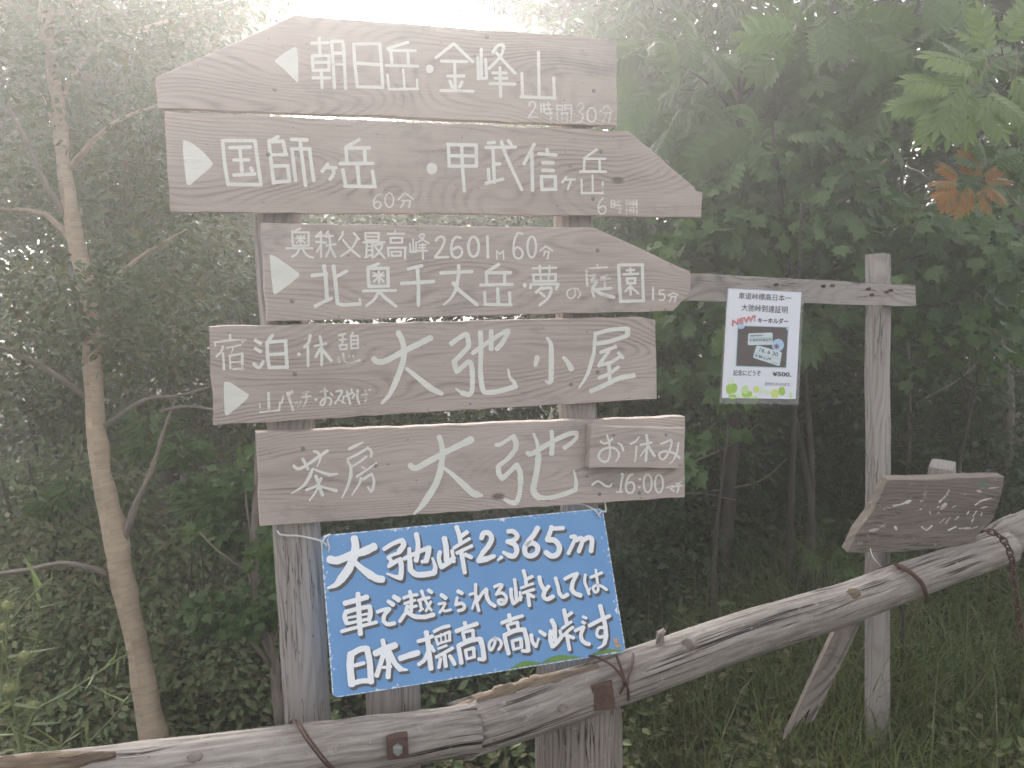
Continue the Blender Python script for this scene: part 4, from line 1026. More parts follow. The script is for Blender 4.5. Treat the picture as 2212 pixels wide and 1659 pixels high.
# rusty wires tied round the logs
wr = thing('tie_wire', P(660, 1600, 1.94), 'rusty wire looped over the left log rail in front of the left post', 'wire', 'rusty wires on the barrier')
for k in (0, 9):
    wire(wr, 'wire_strand', [P(610 + k, 1600, 2.1), P(628 + k, 1560, 2.03), P(636 + k, 1558, 1.97), P(648 + k, 1578, 1.918), P(672 + k, 1612, 1.905), P(698 + k, 1645, 1.91), P(728 + k, 1676, 1.935), P(740 + k, 1700, 1.98)], 0.0026, M_rustwire)
wr = thing('tie_wire', P(1350, 1480, 2.24), 'twisted rusty wire knotted on the right log rail below the blue sign', 'wire', 'rusty wires on the barrier')
for pts in ([(1255, 1416, 2.30), (1290, 1420, 2.262), (1325, 1440, 2.25), (1350, 1472, 2.25), (1357, 1490, 2.255), (1358, 1512, 2.28)],
            [(1368, 1408, 2.335), (1366, 1430, 2.29), (1360, 1455, 2.262), (1352, 1475, 2.252), (1338, 1500, 2.262), (1325, 1516, 2.30)],
            [(1328, 1404, 2.335), (1335, 1425, 2.285), (1344, 1450, 2.262), (1352, 1476, 2.25)],
            [(1345, 1470, 2.25), (1358, 1474, 2.243), (1352, 1482, 2.243), (1346, 1476, 2.245), (1356, 1468, 2.243), (1354, 1480, 2.24)]):
    wire(wr, 'wire_strand', [P(*p) for p in pts], 0.0032, M_rustwire)
wr = thing('tie_wire', P(1975, 1250, 2.72), 'dark rusty band looped over the right log rail below the tilted plank', 'wire', 'rusty wires on the barrier')
wire(wr, 'wire_strand', [P(1890, 1236, 2.86), P(1925, 1221, 2.78), P(1950, 1226, 2.71), P(1975, 1243, 2.685), P(1992, 1262, 2.69), P(2002, 1288, 2.72), P(2000, 1300, 2.8)], 0.007, M_rustwire)
wr = thing('chain', P(2150, 1250, 2.85), 'rusty chain draped over the right log rail at the right edge of the picture', 'chain')
rc = np.random.default_rng(3)
cp_ = smoothpath(np.array([P(2080, 1180, 3.0), P(2095, 1158, 2.93), P(2120, 1146, 2.875), P(2150, 1152, 2.85), P(2172, 1172, 2.845), P(2185, 1205, 2.85), P(2190, 1250, 2.87), P(2197, 1300, 2.875), P(2203, 1350, 2.88), P(2206, 1400, 2.88)]), 0.02)
dd = np.concatenate([[0], np.cumsum(np.linalg.norm(np.diff(cp_, axis=0), axis=1))])
for i, s_ in enumerate(np.arange(0.01, dd[-1] - 0.02, 0.021)):
    c = np.array([np.interp(s_, dd, cp_[:, k]) for k in range(3)]); c2 = np.array([np.interp(s_ + 0.01, dd, cp_[:, k]) for k in range(3)])
    t_ = (c2 - c) / np.linalg.norm(c2 - c); sd_ = np.cross(t_, np.array([0, 1.0, 0.1])); sd_ /= np.linalg.norm(sd_); nn_ = np.cross(t_, sd_)
    e_ = sd_ if i % 2 == 0 else nn_ * 0.9 + sd_ * 0.45
    ringp = [c + t_ * 0.0155 * math.cos(a_) + e_ * 0.0085 * math.sin(a_) for a_ in np.linspace(0, 2 * math.pi, 13)]
    mb = MB(); mb.tube(ringp, 0.0032, 6, ref=tuple(np.cross(t_, e_) + 0.01), cap=False); mb.build('chain_link', M_rust, wr, True)

# ------------------------------------------------------------------ tilted weathered plank sign, its stake, the leaning prop
WPL = plane(2000, 1100, 2.82, R(8), R(9))
pk = thing('plank_sign', [float(P(2000, 1185, 2.9)[0]), float(P(2000, 1185, 2.9)[1]), 0.0], 'weathered brown plank sign with flaked white lettering, slanting above the log rail', 'sign')
outl = [(1010, 358), (1250, 356), (1500, 352), (1640, 338), (1800, 332), (2040, 340), (2022, 480), (1985, 600), (1940, 700), (1850, 805), (1740, 905), (1640, 935), (1500, 950), (1300, 988), (1140, 990), (660, 1000), (750, 810), (875, 640), (935, 520)]
wh = np.array([math.cos(R(8)), math.sin(R(8)), 0])
o, worg = board(pk, 'plank', [ZQ(*p) for p in outl], WPL, 0.042, M_plank, (44, 0.03), wh, 71, jit=0.0016)
fl = '''22:1060 590 1130 572/30:1130 572 1215 540/22:1550 450 1530 490/20:1520 500 1500 520/24:1490 530 1465 552/36:1520 572 1480 612/18:1445 600 1465 590/20:1380 640 1390 668/20:1440 660 1462 645/18:1470 735 1510 700/20:1520 740 1560 690/16:1600 712 1632 682/
26:850 806 930 790/18:940 775 970 758/34:1075 770 1085 792/22:1310 772 1350 798 1400 762/24:1545 800 1610 770/18:1640 785 1740 782/20:1740 788 1800 770/22:1705 665 1725 632/18:1760 680 1790 632/16:1750 722 1770 692/22:1780 578 1830 542/18:1840 538 1920 518/14:1830 606 1890 594/26:1800 452 1832 465/16:1900 432 1990 424/14:1840 650 1832 672/12:1290 620 1310 612/12:1300 545 1322 540/14:1010 600 1040 606/12:1580 600 1610 585'''
strokes(pk, 'flaked_lettering', [(p_, a_ * .62, b3 * .62) for p_, a_, b3 in parse(fl, ZQ, 18)], WPL, M_paint_faint, worg, wh, (44, 0.03), seed=30, rough=0.35)
strokes(pk, 'green_fleck', parse('20:1825 388 1875 402', ZQ, 20), WPL, plain('green_fleck_paint', (0.03, 0.22, 0.12), 0.5), worg, wh, (44, 0.03), lift=0.0012, seed=31, rough=0.3)
a = P(2036, 1003, 2.93)
mb = MB(); mb.tube([a, a + np.array([0.004, 0.012, -0.05]), a + np.array([-0.006, 0.02, -0.2])], [0.036, 0.041, 0.043], 24, 10.0, R(32), 0.01, rg, ref=(0, -1, 0.02), u0=5)
mb.build('stake', M_post, pk)
wire(pk, 'hanging_wire', [P(1880, 1185, 2.80), P(1884, 1200, 2.79), P(1893, 1213, 2.80), P(1905, 1225, 2.84)], 0.0016, M_wire)

pr = thing('leaning_prop', [float(P(1716, 1590, 2.98)[0]), float(P(1716, 1590, 2.98)[1]), 0.0], 'square timber prop leaning under the right log rail, its foot cut to a notch', 'prop')
a, b2 = P(1836, 1335, 2.80), P(1726, 1566, 2.92)
dirn = b2 - a
V = []; Fs = []; U = []
n0 = np.array([-0.25, -0.9, 0.12]); t_ = dirn / np.linalg.norm(dirn); n0 = n0 - t_ * np.dot(n0, t_); n0 /= np.linalg.norm(n0); s0 = np.cross(n0, t_); s0 /= np.linalg.norm(s0)
if s0[0] < 0: s0 = -s0
prof = []
hw, hd = 0.028, 0.034
L_ = np.linalg.norm(dirn)
front = [(-hw, -0.03), (hw, -0.03), (hw, L_ - 0.06), (hw * 0.35, L_ - 0.03), (hw * 0.1, L_ - 0.09), (-hw * 0.35, L_ - 0.03), (-hw, L_ + 0.055)]
for z in (hd, -hd):
    for x, y in front:
        V.append(a + s0 * x + t_ * y + n0 * z); U.append((y + 50, x + (0.05 if z < 0 else 0)))
nf = len(front)
Fs = [tuple(range(nf)), tuple(range(2 * nf - 1, nf - 1, -1))] + [(i, nf + i, nf + (i + 1) % nf, (i + 1) % nf) for i in range(nf)]
mk('timber', V, Fs, M_stump, pr, U)
#VEG
# ------------------------------------------------------------------ vegetation
T_OVAL = (np.array([(0, 0, 0), (.24, .26, .05), (.25, .62, .05), (0, 1, -.08), (-.25, .62, .05), (-.24, .26, .05)], float), [np.array([(0, 1, 2, 3), (0, 3, 4, 5)])])
T_LONG = (np.array([(0, 0, 0), (.13, .3, .03), (.12, .65, .02), (0, 1, -.1), (-.12, .65, .02), (-.13, .3, .03)], float), [np.array([(0, 1, 2, 3), (0, 3, 4, 5)])])
_mo = [(0, 0), (.2, -.1), (.3, .06), (.6, .2), (.4, .36), (.46, .6), (.2, .58), (0, 1)]
_mo = _mo + [(-x, y) for x, y in _mo[-2:0:-1]]
T_MAPLE = (np.array([(0, .36, -.03)] + [(x, y, .03 * abs(x) - .1 * max(0, y - .5)) for x, y in _mo], float),
           [np.array([(0, 1 + i, 1 + (i + 1) % len(_mo)) for i in range(len(_mo))])])
def rowan_t():
    V = []; Q = []
    lv = []
    for k in range(6):
        t = 0.16 + 0.138 * k
        L = 0.34 * (0.75 + 0.5 * math.sin(math.pi * (0.15 + 0.75 * k / 6)))
        for s in (1, -1): lv.append((t, s * R(62 - 3 * k), L))
    lv.append((0.95, 0.0, 0.3))
    for t, an, L in lv:
        base = len(V); wv = 0.2
        for x, y, z in [(0, 0, 0), (wv, .24, .03), (wv * .95, .6, .03), (0, 1, -.06), (-wv * .95, .6, .03), (-wv, .24, .03)]:
            x2 = x * math.cos(an) + y * math.sin(an); y2 = -x * math.sin(an) + y * math.cos(an)
            yy = t + y2 * L
            V.append((x2 * L, yy, z * L - 0.22 * yy * yy - 0.25 * abs(x2 * L)))
        Q += [(base, base + 1, base + 2, base + 3), (base, base + 3, base + 4, base + 5)]
    b0 = len(V)
    for t in (0, .5, 1.0): V += [(.008, t, -.22 * t * t + .003), (-.008, t, -.22 * t * t + .003)]
    Q += [(b0, b0 + 2, b0 + 3, b0 + 1), (b0 + 2, b0 + 4, b0 + 5, b0 + 3)]
    return np.array(V), [np.array(Q)]
T_ROWAN = rowan_t()
def conifer_t():
    V = []; Tq = []
    rn = np.random.default_rng(2)
    for k in range(9):
        t = 0.08 + 0.1 * k; L = 0.42 * (1 - t) + 0.1
        for s in (1, -1):
            an = R(52)
            for j in range(6):
                q = (j + .6) / 6 * L
                px_, py_ = s * math.sin(an) * q, t + math.cos(an) * q
                for z in (1, -1):
                    a2 = an * s + z * 0.75
                    b0 = len(V); nl = 0.075
                    V += [(px_ - .011, py_, -.2 * q), (px_ + .011, py_, -.2 * q), (px_ + math.sin(a2) * nl, py_ + math.cos(a2) * nl, -.2 * q + rn.normal() * .01)]
                    Tq.append((b0, b0 + 1, b0 + 2))
    for j in range(16):
        t = j / 16
        for s in (1, -1):
            b0 = len(V); V += [(0, t, 0), (0, t + .025, 0), (s * .05, t + .07, 0)]; Tq.append((b0, b0 + 1, b0 + 2))
    return np.array(V), [np.array(Tq)]
T_CON = conifer_t()

def instances(T, pos, Y, Z, s):
    V0, Fs = T
    Y = unit(Y); X = unit(np.cross(Y, Z)); Z = np.cross(X, Y)
    n = len(pos)
    V = (pos[:, None, :] + s[:, None, None] * (V0[None, :, 0:1] * X[:, None, :] + V0[None, :, 1:2] * Y[:, None, :] + V0[None, :, 2:3] * Z[:, None, :])).reshape(-1, 3)
    k = len(V0)
    return V, [(f[None] + (np.arange(n) * k)[:, None, None]).reshape(-1, f.shape[1]) for f in Fs]

def merge(parts):
    V = []; F3 = {}
    n = 0
    for v, fs in parts:
        V.append(v)
        for f in fs: F3.setdefault(f.shape[1], []).append(f + n)
        n += len(v)
    return np.concatenate(V), [np.concatenate(x) for x in F3.values()]

LEAFY = {6: 2.0, len(T_MAPLE[0]): 2.7, len(T_ROWAN[0]): 1.4, len(T_CON[0]): 1.3}
def crown_leaves(rng, blobs, T, size, dens_clump=42, up=0.75, droop=0.35, face=0.25):
    parts = []; clumps = []
    for (px, py, d, rx, ry, n) in blobs:
        n = int(n * LEAFY.get(len(T[0]), 1.0))
        c = P(px, py, d); k = d / F
        rad = np.array([rx * k, 0.75 * rx * k, ry * k])
        K = max(2, int(n / dens_clump))
        q = rng.normal(size=(K, 3)); q = unit(q) * rng.uniform(0.25, 1.0, (K, 1)) ** 0.5
        cc = c + q * rad
        cc = cc[cc[:, 2] > ground_z(cc[:, 0], cc[:, 1]) + 0.02]
        if not len(cc): continue
        clumps += list(cc)
        K = len(cc)
        cr = rng.uniform(0.55, 1.25, K) * np.clip(min(rad[0], rad[2]) * 0.42, 0.05, 0.5)
        idx = rng.integers(0, K, n)
        dv = rng.normal(size=(n, 3)) * np.array([1, 1, 0.55])
        pos = cc[idx] + dv * cr[idx][:, None] * 0.72
        out = unit(dv + 0.4 * q[:len(cc)][idx] if len(q) == K else dv)
        Y = unit(out * np.array([1, 1, 0.4]) + rng.normal(size=(n, 3)) * 0.45 + np.array([0, 0, -droop]))
        Z = unit(np.array([0, -face, up]) + rng.normal(size=(n, 3)) * 0.55)
        s = size * rng.uniform(0.6, 1.25, n)
        parts.append(instances(T, pos, Y, Z, s))
    return parts, np.array(clumps)

def tree(name, label, cat, blobs, T, size, mat, seed, trunk=None, bark=None, group=None, limbs=10, rtrunk=0.035, stems=1, extra=(), fname='crown', **kw):
    rng = np.random.default_rng(seed)
    parts, clumps = crown_leaves(rng, blobs, T, size, **kw)
    if trunk is None:
        b0 = blobs[0]; top = P(b0[0], b0[1], b0[2])
        gx_, gy_ = top[0] + rng.normal() * 0.1, top[1] + 0.05
        gz = float(ground_z(gx_, gy_)) - 0.1
        tr = [np.array([[gx_ + rng.normal() * .1 * (stems > 1), gy_ + rng.normal() * .1 * (stems > 1), gz], [gx_ * .6 + top[0] * .4 + rng.normal() * .05, gy_, gz * .6 + top[2] * .4], top + rng.normal(size=3) * .15 * (stems > 1)]) for _ in range(stems)]
        rr_ = [np.array([rtrunk, rtrunk * .75, rtrunk * .35])] * stems
    else:
        tr = [np.array([P(x, y, d) for x, y, d, r_ in trunk])]; rr_ = [np.array([r_ * d / F for x, y, d, r_ in trunk])]
        if tr[0][-1][2] > 0.0:
            e = tr[0][-1].copy(); e[2] = float(ground_z(e[0], e[1])) - 0.1; e[0] += 0.02
            tr[0] = np.concatenate([tr[0], e[None]]); rr_[0] = np.concatenate([rr_[0], [rr_[0][-1] * 1.15]])
    base = tr[0][0] if tr[0][0][2] < tr[0][-1][2] else tr[0][-1]
    t = thing(name, (base[0], base[1], ground_z(base[0], base[1])), label, cat, group)
    mb = MB()
    allp = []
    for a, r_ in zip(tr, rr_):
        c = smoothpath(a, 0.06)
        if len(c) < 3: c = a
        L0 = np.concatenate([[0], np.cumsum(np.linalg.norm(np.diff(a, axis=0), axis=1))]); L1 = np.concatenate([[0], np.cumsum(np.linalg.norm(np.diff(c, axis=0), axis=1))])
        rad = np.interp(L1 / L1[-1], L0 / L0[-1], r_)
        mb.tube(c, rad * (1 + 0.05 * rng.normal(size=len(c))), 14, jit=0.05, rng=rng, ref=(0, -1, 0.02))
        allp.append((c, rad))
    pts = np.concatenate([c for c, r_ in allp]); rads = np.concatenate([r_ for c, r_ in allp])
    if len(clumps) and limbs:
        for cc in clumps[rng.permutation(len(clumps))[:limbs]]:
            dd_ = np.linalg.norm(pts - cc + np.array([0, 0, 0.25]), axis=1); i = int(np.argmin(dd_))
            st = pts[i]; r0 = min(rads[i] * .55, 0.02)
            m1 = st * .55 + cc * .45 + rng.normal(size=3) * 0.06 * np.linalg.norm(cc - st) + np.array([0, 0, .05])
            c = smoothpath(np.array([st, m1, cc]), 0.08)
            mb.tube(c, np.linspace(r0, 0.0022, len(c)), 6, ref=(0.3, -1, 0.1))
    mb.build('trunk' if stems == 1 else 'stems', bark or M_bark, t, True)
    for pl_, ex in enumerate(extra):
        c = smoothpath(np.array([P(x, y, d) for x, y, d, r_ in ex]), 0.04)
        r_ = np.interp(np.linspace(0, 1, len(c)), np.linspace(0, 1, len(ex)), [q_[3] * q_[2] / F for q_ in ex])
        m2 = MB(); m2.tube(c, r_, 8, ref=(0.2, -1, 0.3), jit=0.08, rng=rng); m2.build('branch', M_twig, t, True)
    V, Fs = merge(parts)
    mk(fname, V, Fs, mat, t, None, False)
    return t

# --- left: tan-barked tree in front
tree('birch_tree', 'leaning tan-barked tree with bare lower trunk, left of the signpost', 'tree',
     [(60, 60, 3.3, 190, 170, 750), (255, 230, 3.5, 170, 190, 850), (120, 640, 3.25, 170, 120, 520), (330, 470, 3.6, 160, 160, 600), (40, 400, 3.5, 140, 140, 380), (420, -20, 3.6, 160, 130, 700), (330, 700, 3.5, 150, 110, 420)],
     T_OVAL, 0.034, L_olive, 101,
     trunk=[(70, -420, 3.5, 8), (92, -160, 3.45, 10), (102, 0, 3.4, 12), (112, 131, 3.4, 11.5), (129, 261, 3.4, 14), (136, 340, 3.4, 14), (160, 500, 3.4, 18), (193, 655, 3.4, 17), (203, 825, 3.4, 19), (211, 966, 3.4, 20), (229, 1067, 3.4, 24), (246, 1135, 3.4, 26), (260, 1227, 3.4, 25), (280, 1321, 3.4, 24), (301, 1422, 3.4, 23), (325, 1550, 3.4, 26), (338, 1610, 3.4, 30)],
     bark=M_tan, limbs=9,
     extra=[[(262, 1185, 3.4, 9), (295, 1085, 3.38, 8), (322, 1030, 3.36, 7), (348, 950, 3.35, 4.5), (362, 905, 3.36, 3.2), (380, 862, 3.4, 2)],
            [(240, 1247, 3.4, 7), (200, 1228, 3.35, 6), (130, 1217, 3.3, 6), (60, 1232, 3.25, 5.5), (-60, 1246, 3.2, 4.5)],
            [(225, 920, 3.4, 6), (285, 878, 3.4, 4.5), (325, 859, 3.42, 4), (380, 856, 3.45, 3), (462, 834, 3.5, 2.5)],
            [(188, 860, 3.4, 6), (118, 808, 3.3, 6), (60, 776, 3.25, 5), (-40, 735, 3.2, 4)],
            [(345, 890, 3.36, 4), (400, 877, 3.38, 3), (480, 888, 3.4, 2)],
            [(152, 480, 3.4, 7), (100, 400, 3.35, 6), (55, 300, 3.3, 5), (15, 230, 3.3, 4)],
            [(145, 400, 3.4, 8), (120, 300, 3.5, 6), (200, 120, 3.6, 4), (230, -60, 3.7, 3)]])
tree('broadleaf_tree', 'olive-green leafy tree behind the tan trunk, sky showing through its crown', 'tree',
     [(300, 30, 5.4, 280, 200, 2600), (250, 60, 7.0, 330, 250, 3400), (20, 260, 7.0, 260, 260, 2200), (400, 330, 7.2, 200, 160, 1500), (150, 150, 6.4, 280, 220, 3200), (440, 90, 6.6, 130, 190, 1600), (150, 420, 6.2, 280, 140, 2200), (440, 250, 5.2, 130, 210, 1000), (190, 330, 5.6, 240, 170, 1200), (420, -160, 5.6, 240, 150, 1200), (90, 120, 5.8, 160, 180, 700), (20, -150, 5.6, 260, 150, 900), (330, 470, 5.3, 220, 140, 1200)],
     T_OVAL, 0.05, L_olive, 102, rtrunk=0.06, limbs=26, group='trees behind the left of the signpost')
tree('leafy_shrub', 'dense shrub with yellowing leaves beside the tan trunk at mid height', 'shrub',
     [(90, 720, 4.4, 230, 170, 1500), (430, 640, 4.5, 220, 170, 1500), (300, 830, 4.4, 260, 130, 1400), (500, 860, 4.6, 200, 150, 900)],
     T_OVAL, 0.04, L_olive, 103, up=0.6, face=0.5, stems=3, rtrunk=0.02, limbs=14, group='shrubs at the left')
tree('leafy_shrub', 'low green shrub at the foot of the tan trunk', 'shrub',
     [(90, 1080, 4.1, 230, 110, 1500), (430, 1130, 4.2, 190, 90, 1200), (330, 1310, 4.0, 240, 100, 1400), (70, 1340, 3.9, 200, 130, 1400), (470, 1440, 3.9, 180, 110, 1200), (160, 1530, 3.7, 260, 90, 1500), (300, 1590, 3.9, 330, 80, 1800), (40, 1450, 4.3, 260, 130, 1300), (520, 1300, 4.4, 200, 130, 1200)],
     T_OVAL, 0.038, L_under, 104, up=0.55, face=0.65, stems=5, rtrunk=0.014, limbs=20, group='shrubs at the left')
tree('willow_herb', 'pale narrow-leaved plant growing between the tan trunk and the boards', 'plant',
     [(385, 1010, 3.7, 70, 60, 90), (450, 1080, 3.7, 80, 50, 90), (150, 1060, 3.8, 60, 50, 60), (350, 940, 3.8, 60, 40, 60)],
     T_LONG, 0.085, L_mid, 105, stems=3, rtrunk=0.006, limbs=6, fname='leaves')
tree('forest_tree', 'dark tree filling the forest edge behind the left shrubs', 'tree',
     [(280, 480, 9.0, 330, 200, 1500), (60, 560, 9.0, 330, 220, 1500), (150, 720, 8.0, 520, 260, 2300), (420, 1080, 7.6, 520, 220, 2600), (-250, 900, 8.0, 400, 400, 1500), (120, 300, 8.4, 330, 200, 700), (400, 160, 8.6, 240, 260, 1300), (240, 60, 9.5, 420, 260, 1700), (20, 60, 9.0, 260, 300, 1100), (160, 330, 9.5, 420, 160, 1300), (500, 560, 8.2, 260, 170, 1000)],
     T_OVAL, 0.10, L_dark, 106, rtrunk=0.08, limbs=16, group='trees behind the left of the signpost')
tree('sapling', 'thin crooked sapling just left of the thick left post', 'tree',
     [(590, 1190, 3.3, 50, 70, 60), (505, 1290, 3.4, 110, 70, 160), (530, 1130, 3.5, 90, 60, 120), (520, 1010, 3.6, 70, 90, 110)],
     T_MAPLE, 0.045, L_mid, 107, trunk=[(556, 930, 3.45, 5), (556, 1040, 3.45, 7), (549, 1150, 3.45, 8), (552, 1260, 3.45, 9), (562, 1350, 3.45, 10), (590, 1420, 3.45, 11), (596, 1480, 3.45, 10), (604, 1570, 3.45, 11)],
     bark=M_twig, limbs=8, extra=[[(549, 1230, 3.45, 5), (520, 1225, 3.4, 3), (470, 1190, 3.35, 2.5), (430, 1150, 3.3, 2)], [(596, 1420, 3.45, 5), (586, 1392, 3.42, 4), (608, 1340, 3.4, 2), (600, 1310, 3.4, 1.5)]])
# --- behind the boards
tree('broadleaf_tree', 'olive tree directly behind the boards, seen in the gaps between them', 'tree',
     [(800, 480, 5.6, 420, 120, 1500), (800, 600, 5.4, 380, 140, 1700), (1050, 860, 5.2, 420, 130, 1500), (720, 880, 5.0, 200, 140, 800), (1150, 560, 5.6, 200, 130, 700)], T_OVAL, 0.05, L_olive, 108, rtrunk=0.05, limbs=14, group='trees behind the left of the signpost')
tree('leafy_shrub', 'dark undergrowth shrub behind the blue sign', 'shrub',
     [(900, 1180, 4.6, 420, 130, 1500), (1000, 1420, 4.2, 430, 110, 1300), (760, 1420, 4.0, 160, 90, 500)], T_OVAL, 0.05, L_dark, 109, stems=5, rtrunk=0.012, limbs=16, group='shrubs at the left')
tree('distant_tree', 'far pale treetop just above the top board, under the bright gap of sky', 'tree',
     [(1075, 120, 12.5, 150, 62, 1100), (1240, 160, 12.0, 180, 120, 1500), (1000, 330, 12.5, 300, 120, 1500)], T_OVAL, 0.13, L_olive, 110, rtrunk=0.1, limbs=10, group='far trees')
tree('distant_tree', 'far treetop showing in the slit between the top two boards', 'tree',
     [(600, 340, 13.0, 160, 110, 900), (820, 400, 13.0, 260, 130, 1700), (560, 560, 12.5, 300, 160, 1500)], T_OVAL, 0.13, L_olive, 111, rtrunk=0.1, limbs=8, group='far trees')
tree('overhanging_tree', 'tree whose thin leafy branches reach across the sky above the top board', 'tree',
     [(1180, 0, 6.2, 110, 48, 330), (1010, -18, 6.0, 80, 34, 100), (910, 14, 5.9, 26, 34, 32), (1260, 70, 6.4, 80, 90, 420), (1100, -90, 6.2, 220, 60, 600), (1330, -60, 6.4, 160, 120, 900)],
     T_LONG, 0.085, L_olive, 112, rtrunk=0.05, limbs=16, trunk=[(1420, -500, 6.8, 10), (1400, 0, 6.8, 16), (1390, 500, 6.8, 22), (1400, 1000, 6.8, 26)],
     extra=[[(1400, 60, 6.8, 7), (1290, -10, 6.5, 5), (1150, 10, 6.2, 3), (1000, -25, 6.0, 2), (905, 5, 5.9, 1.2)], [(1395, 200, 6.8, 6), (1300, 110, 6.5, 4), (1215, 40, 6.3, 2), (1180, 0, 6.2, 1.2)]], group='trees behind the right of the signpost')
# --- right
tree('broadleaf_tree', 'misty tree with drooping narrow leaves right of the top boards', 'tree',
     [(1360, 190, 5.6, 160, 190, 1500), (1440, 420, 5.2, 200, 170, 1500), (1390, 620, 5.0, 170, 150, 900), (1500, 60, 5.6, 200, 160, 1200), (1620, 260, 5.4, 180, 150, 1000)],
     T_LONG, 0.095, L_mid, 113, rtrunk=0.05, limbs=22, droop=0.8, group='trees behind the right of the signpost')
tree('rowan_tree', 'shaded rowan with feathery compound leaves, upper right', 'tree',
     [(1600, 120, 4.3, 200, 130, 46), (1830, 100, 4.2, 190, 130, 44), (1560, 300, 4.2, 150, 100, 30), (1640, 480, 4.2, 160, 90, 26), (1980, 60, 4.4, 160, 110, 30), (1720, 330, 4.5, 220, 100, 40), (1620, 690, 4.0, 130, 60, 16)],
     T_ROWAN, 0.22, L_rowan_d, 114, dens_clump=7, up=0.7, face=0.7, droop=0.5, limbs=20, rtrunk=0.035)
def placed(name, label, cat, specs, T, mat, seed, trunkpts, bark=M_twig, mats=None):
    """compound leaves set one by one on a twig"""
    rng = np.random.default_rng(seed)
    base = P(*trunkpts[-1][:3])
    t = thing(name, (base[0], base[1], float(ground_z(base[0], base[1]))), label, cat)
    c = np.array([P(x, y, d) for x, y, d, r_ in trunkpts])
    if c[-1][2] > 0: c = np.concatenate([c, [[c[-1][0], c[-1][1], float(ground_z(c[-1][0], c[-1][1])) - .1]]])
    r_ = [k[3] * k[2] / F for k in trunkpts]; r_ = r_ + [r_[-1] * 1.2] * (len(c) - len(r_))
    cs = smoothpath(c, 0.05); mb = MB()
    mb.tube(cs, np.interp(np.linspace(0, 1, len(cs)), np.linspace(0, 1, len(c)), r_), 8, ref=(0.2, -1, .1)); 
    pos = []; Y = []; Z = []; S = []
    for (px, py, d, ang, s_) in specs:
        p = P(px, py, d); a = R(ang)
        pos.append(p); Y.append(RIGHT * math.cos(a) + UP * math.sin(a) + np.array([0, -0.35, 0]) + rng.normal(size=3) * .12)
        Z.append(np.array([0, -0.75, 0.65]) + rng.normal(size=3) * .16); S.append(s_)
        i = int(np.argmin(np.linalg.norm(cs - p, axis=1)))
        q_ = np.array([cs[i], cs[i] * .5 + p * .5 + np.array([0, 0, .01]), p]); mb.tube(q_, [0.0028, .002, .0014], 6, ref=(.2, -1, .1))
    mb.build('twig', bark, t, True)
    V, Fs = instances(T, np.array(pos), np.array(Y), np.array(Z), np.array(S))
    mk('leaves', V, Fs, mat, t)
    return t
placed('rowan_branch', 'bright green rowan branch with feathery leaflets at the upper right edge', 'branch',
       [(2130, 120, 3.05, 95, .15), (2160, 100, 3.05, 60, .16), (2140, 120, 3.08, 140, .15), (2150, 125, 3.1, 185, .17), (2130, 150, 3.05, 200, .17), (2110, 150, 3.0, 165, .18), (2090, 170, 3.0, 230, .16),
        (2060, 190, 2.98, 170, .16), (2060, 200, 3.0, 215, .17), (2050, 205, 2.96, 250, .15), (2085, 200, 3.0, 280, .15), (2100, 205, 3.0, 320, .16), (2120, 200, 3.0, 340, .15), (2020, 225, 2.98, 255, .14), (2030, 215, 3.0, 190, .15),
        (2180, 160, 3.1, 320, .16), (2190, 170, 3.1, 290, .16), (2200, 120, 3.1, 20, .16), (2210, 60, 3.1, 80, .15), (2190, 200, 3.15, 300, .15)],
       T_ROWAN, L_rowan, 120, [(2020, 225, 2.98, 1.2), (2090, 190, 3.02, 1.6), (2140, 140, 3.06, 2), (2200, 120, 3.12, 3), (2300, 200, 3.25, 5), (2420, 700, 3.35, 9), (2440, 1200, 3.4, 10)])
placed('autumn_rowan', 'small rowan twig turned orange below the bright green branch', 'branch',
       [(2070, 395, 3.3, 175, .095), (2066, 400, 3.28, 215, .10), (2074, 390, 3.3, 140, .09), (2075, 408, 3.28, 250, .095), (2090, 400, 3.3, 270, .085), (2060, 408, 3.27, 235, .085),
        (2118, 398, 3.3, 330, .095), (2120, 392, 3.3, 10, .09), (2118, 404, 3.3, 295, .09), (2105, 388, 3.3, 80, .09), (2092, 384, 3.3, 110, .095), (2124, 390, 3.3, 45, .08)],
       T_ROWAN, L_orange, 121, [(2088, 392, 3.3, 1.5), (2030, 404, 3.35, 2.4), (1972, 365, 3.5, 2.8), (1950, 420, 4.3, 3), (1965, 900, 4.9, 5)])
placed('green_rowan_sprig', 'small green rowan sprig above the orange twig', 'branch',
       [(2130, 360, 3.3, 100, .10), (2122, 360, 3.3, 150, .10), (2140, 352, 3.3, 40, .10), (2125, 368, 3.32, 190, .09), (2145, 362, 3.3, 5, .09)],
       T_ROWAN, L_rowan_d, 122, [(2132, 360, 3.32, 1.5), (2180, 420, 3.4, 3), (2300, 600, 3.5, 5), (2340, 1100, 3.6, 7)])
tree('maple_shrub', 'broad-leaved maple shrub filling the right side above the cross-arm', 'shrub',
     [(1740, 420, 3.95, 200, 110, 130), (1960, 500, 3.9, 200, 110, 150), (1610, 560, 4.0, 160, 100, 110), (1850, 620, 4.0, 240, 90, 140), (2120, 560, 3.8, 150, 110, 90), (1500, 480, 4.2, 120, 120, 80), (2180, 380, 4.0, 90, 90, 50), (1760, 300, 4.1, 170, 70, 70)],
     T_MAPLE, 0.066, L_maple, 130, dens_clump=16, up=0.55, face=0.75, droop=0.75, stems=3, rtrunk=0.018, limbs=18, extra=[[(1800, 445, 3.9, 3), (1830, 425, 3.88, 4), (1870, 395, 3.88, 4), (1892, 365, 3.9, 3.4), (1915, 343, 3.9, 2.5)], [(1912, 350, 3.92, 2), (1905, 400, 3.92, 2), (1908, 450, 3.9, 2)]])
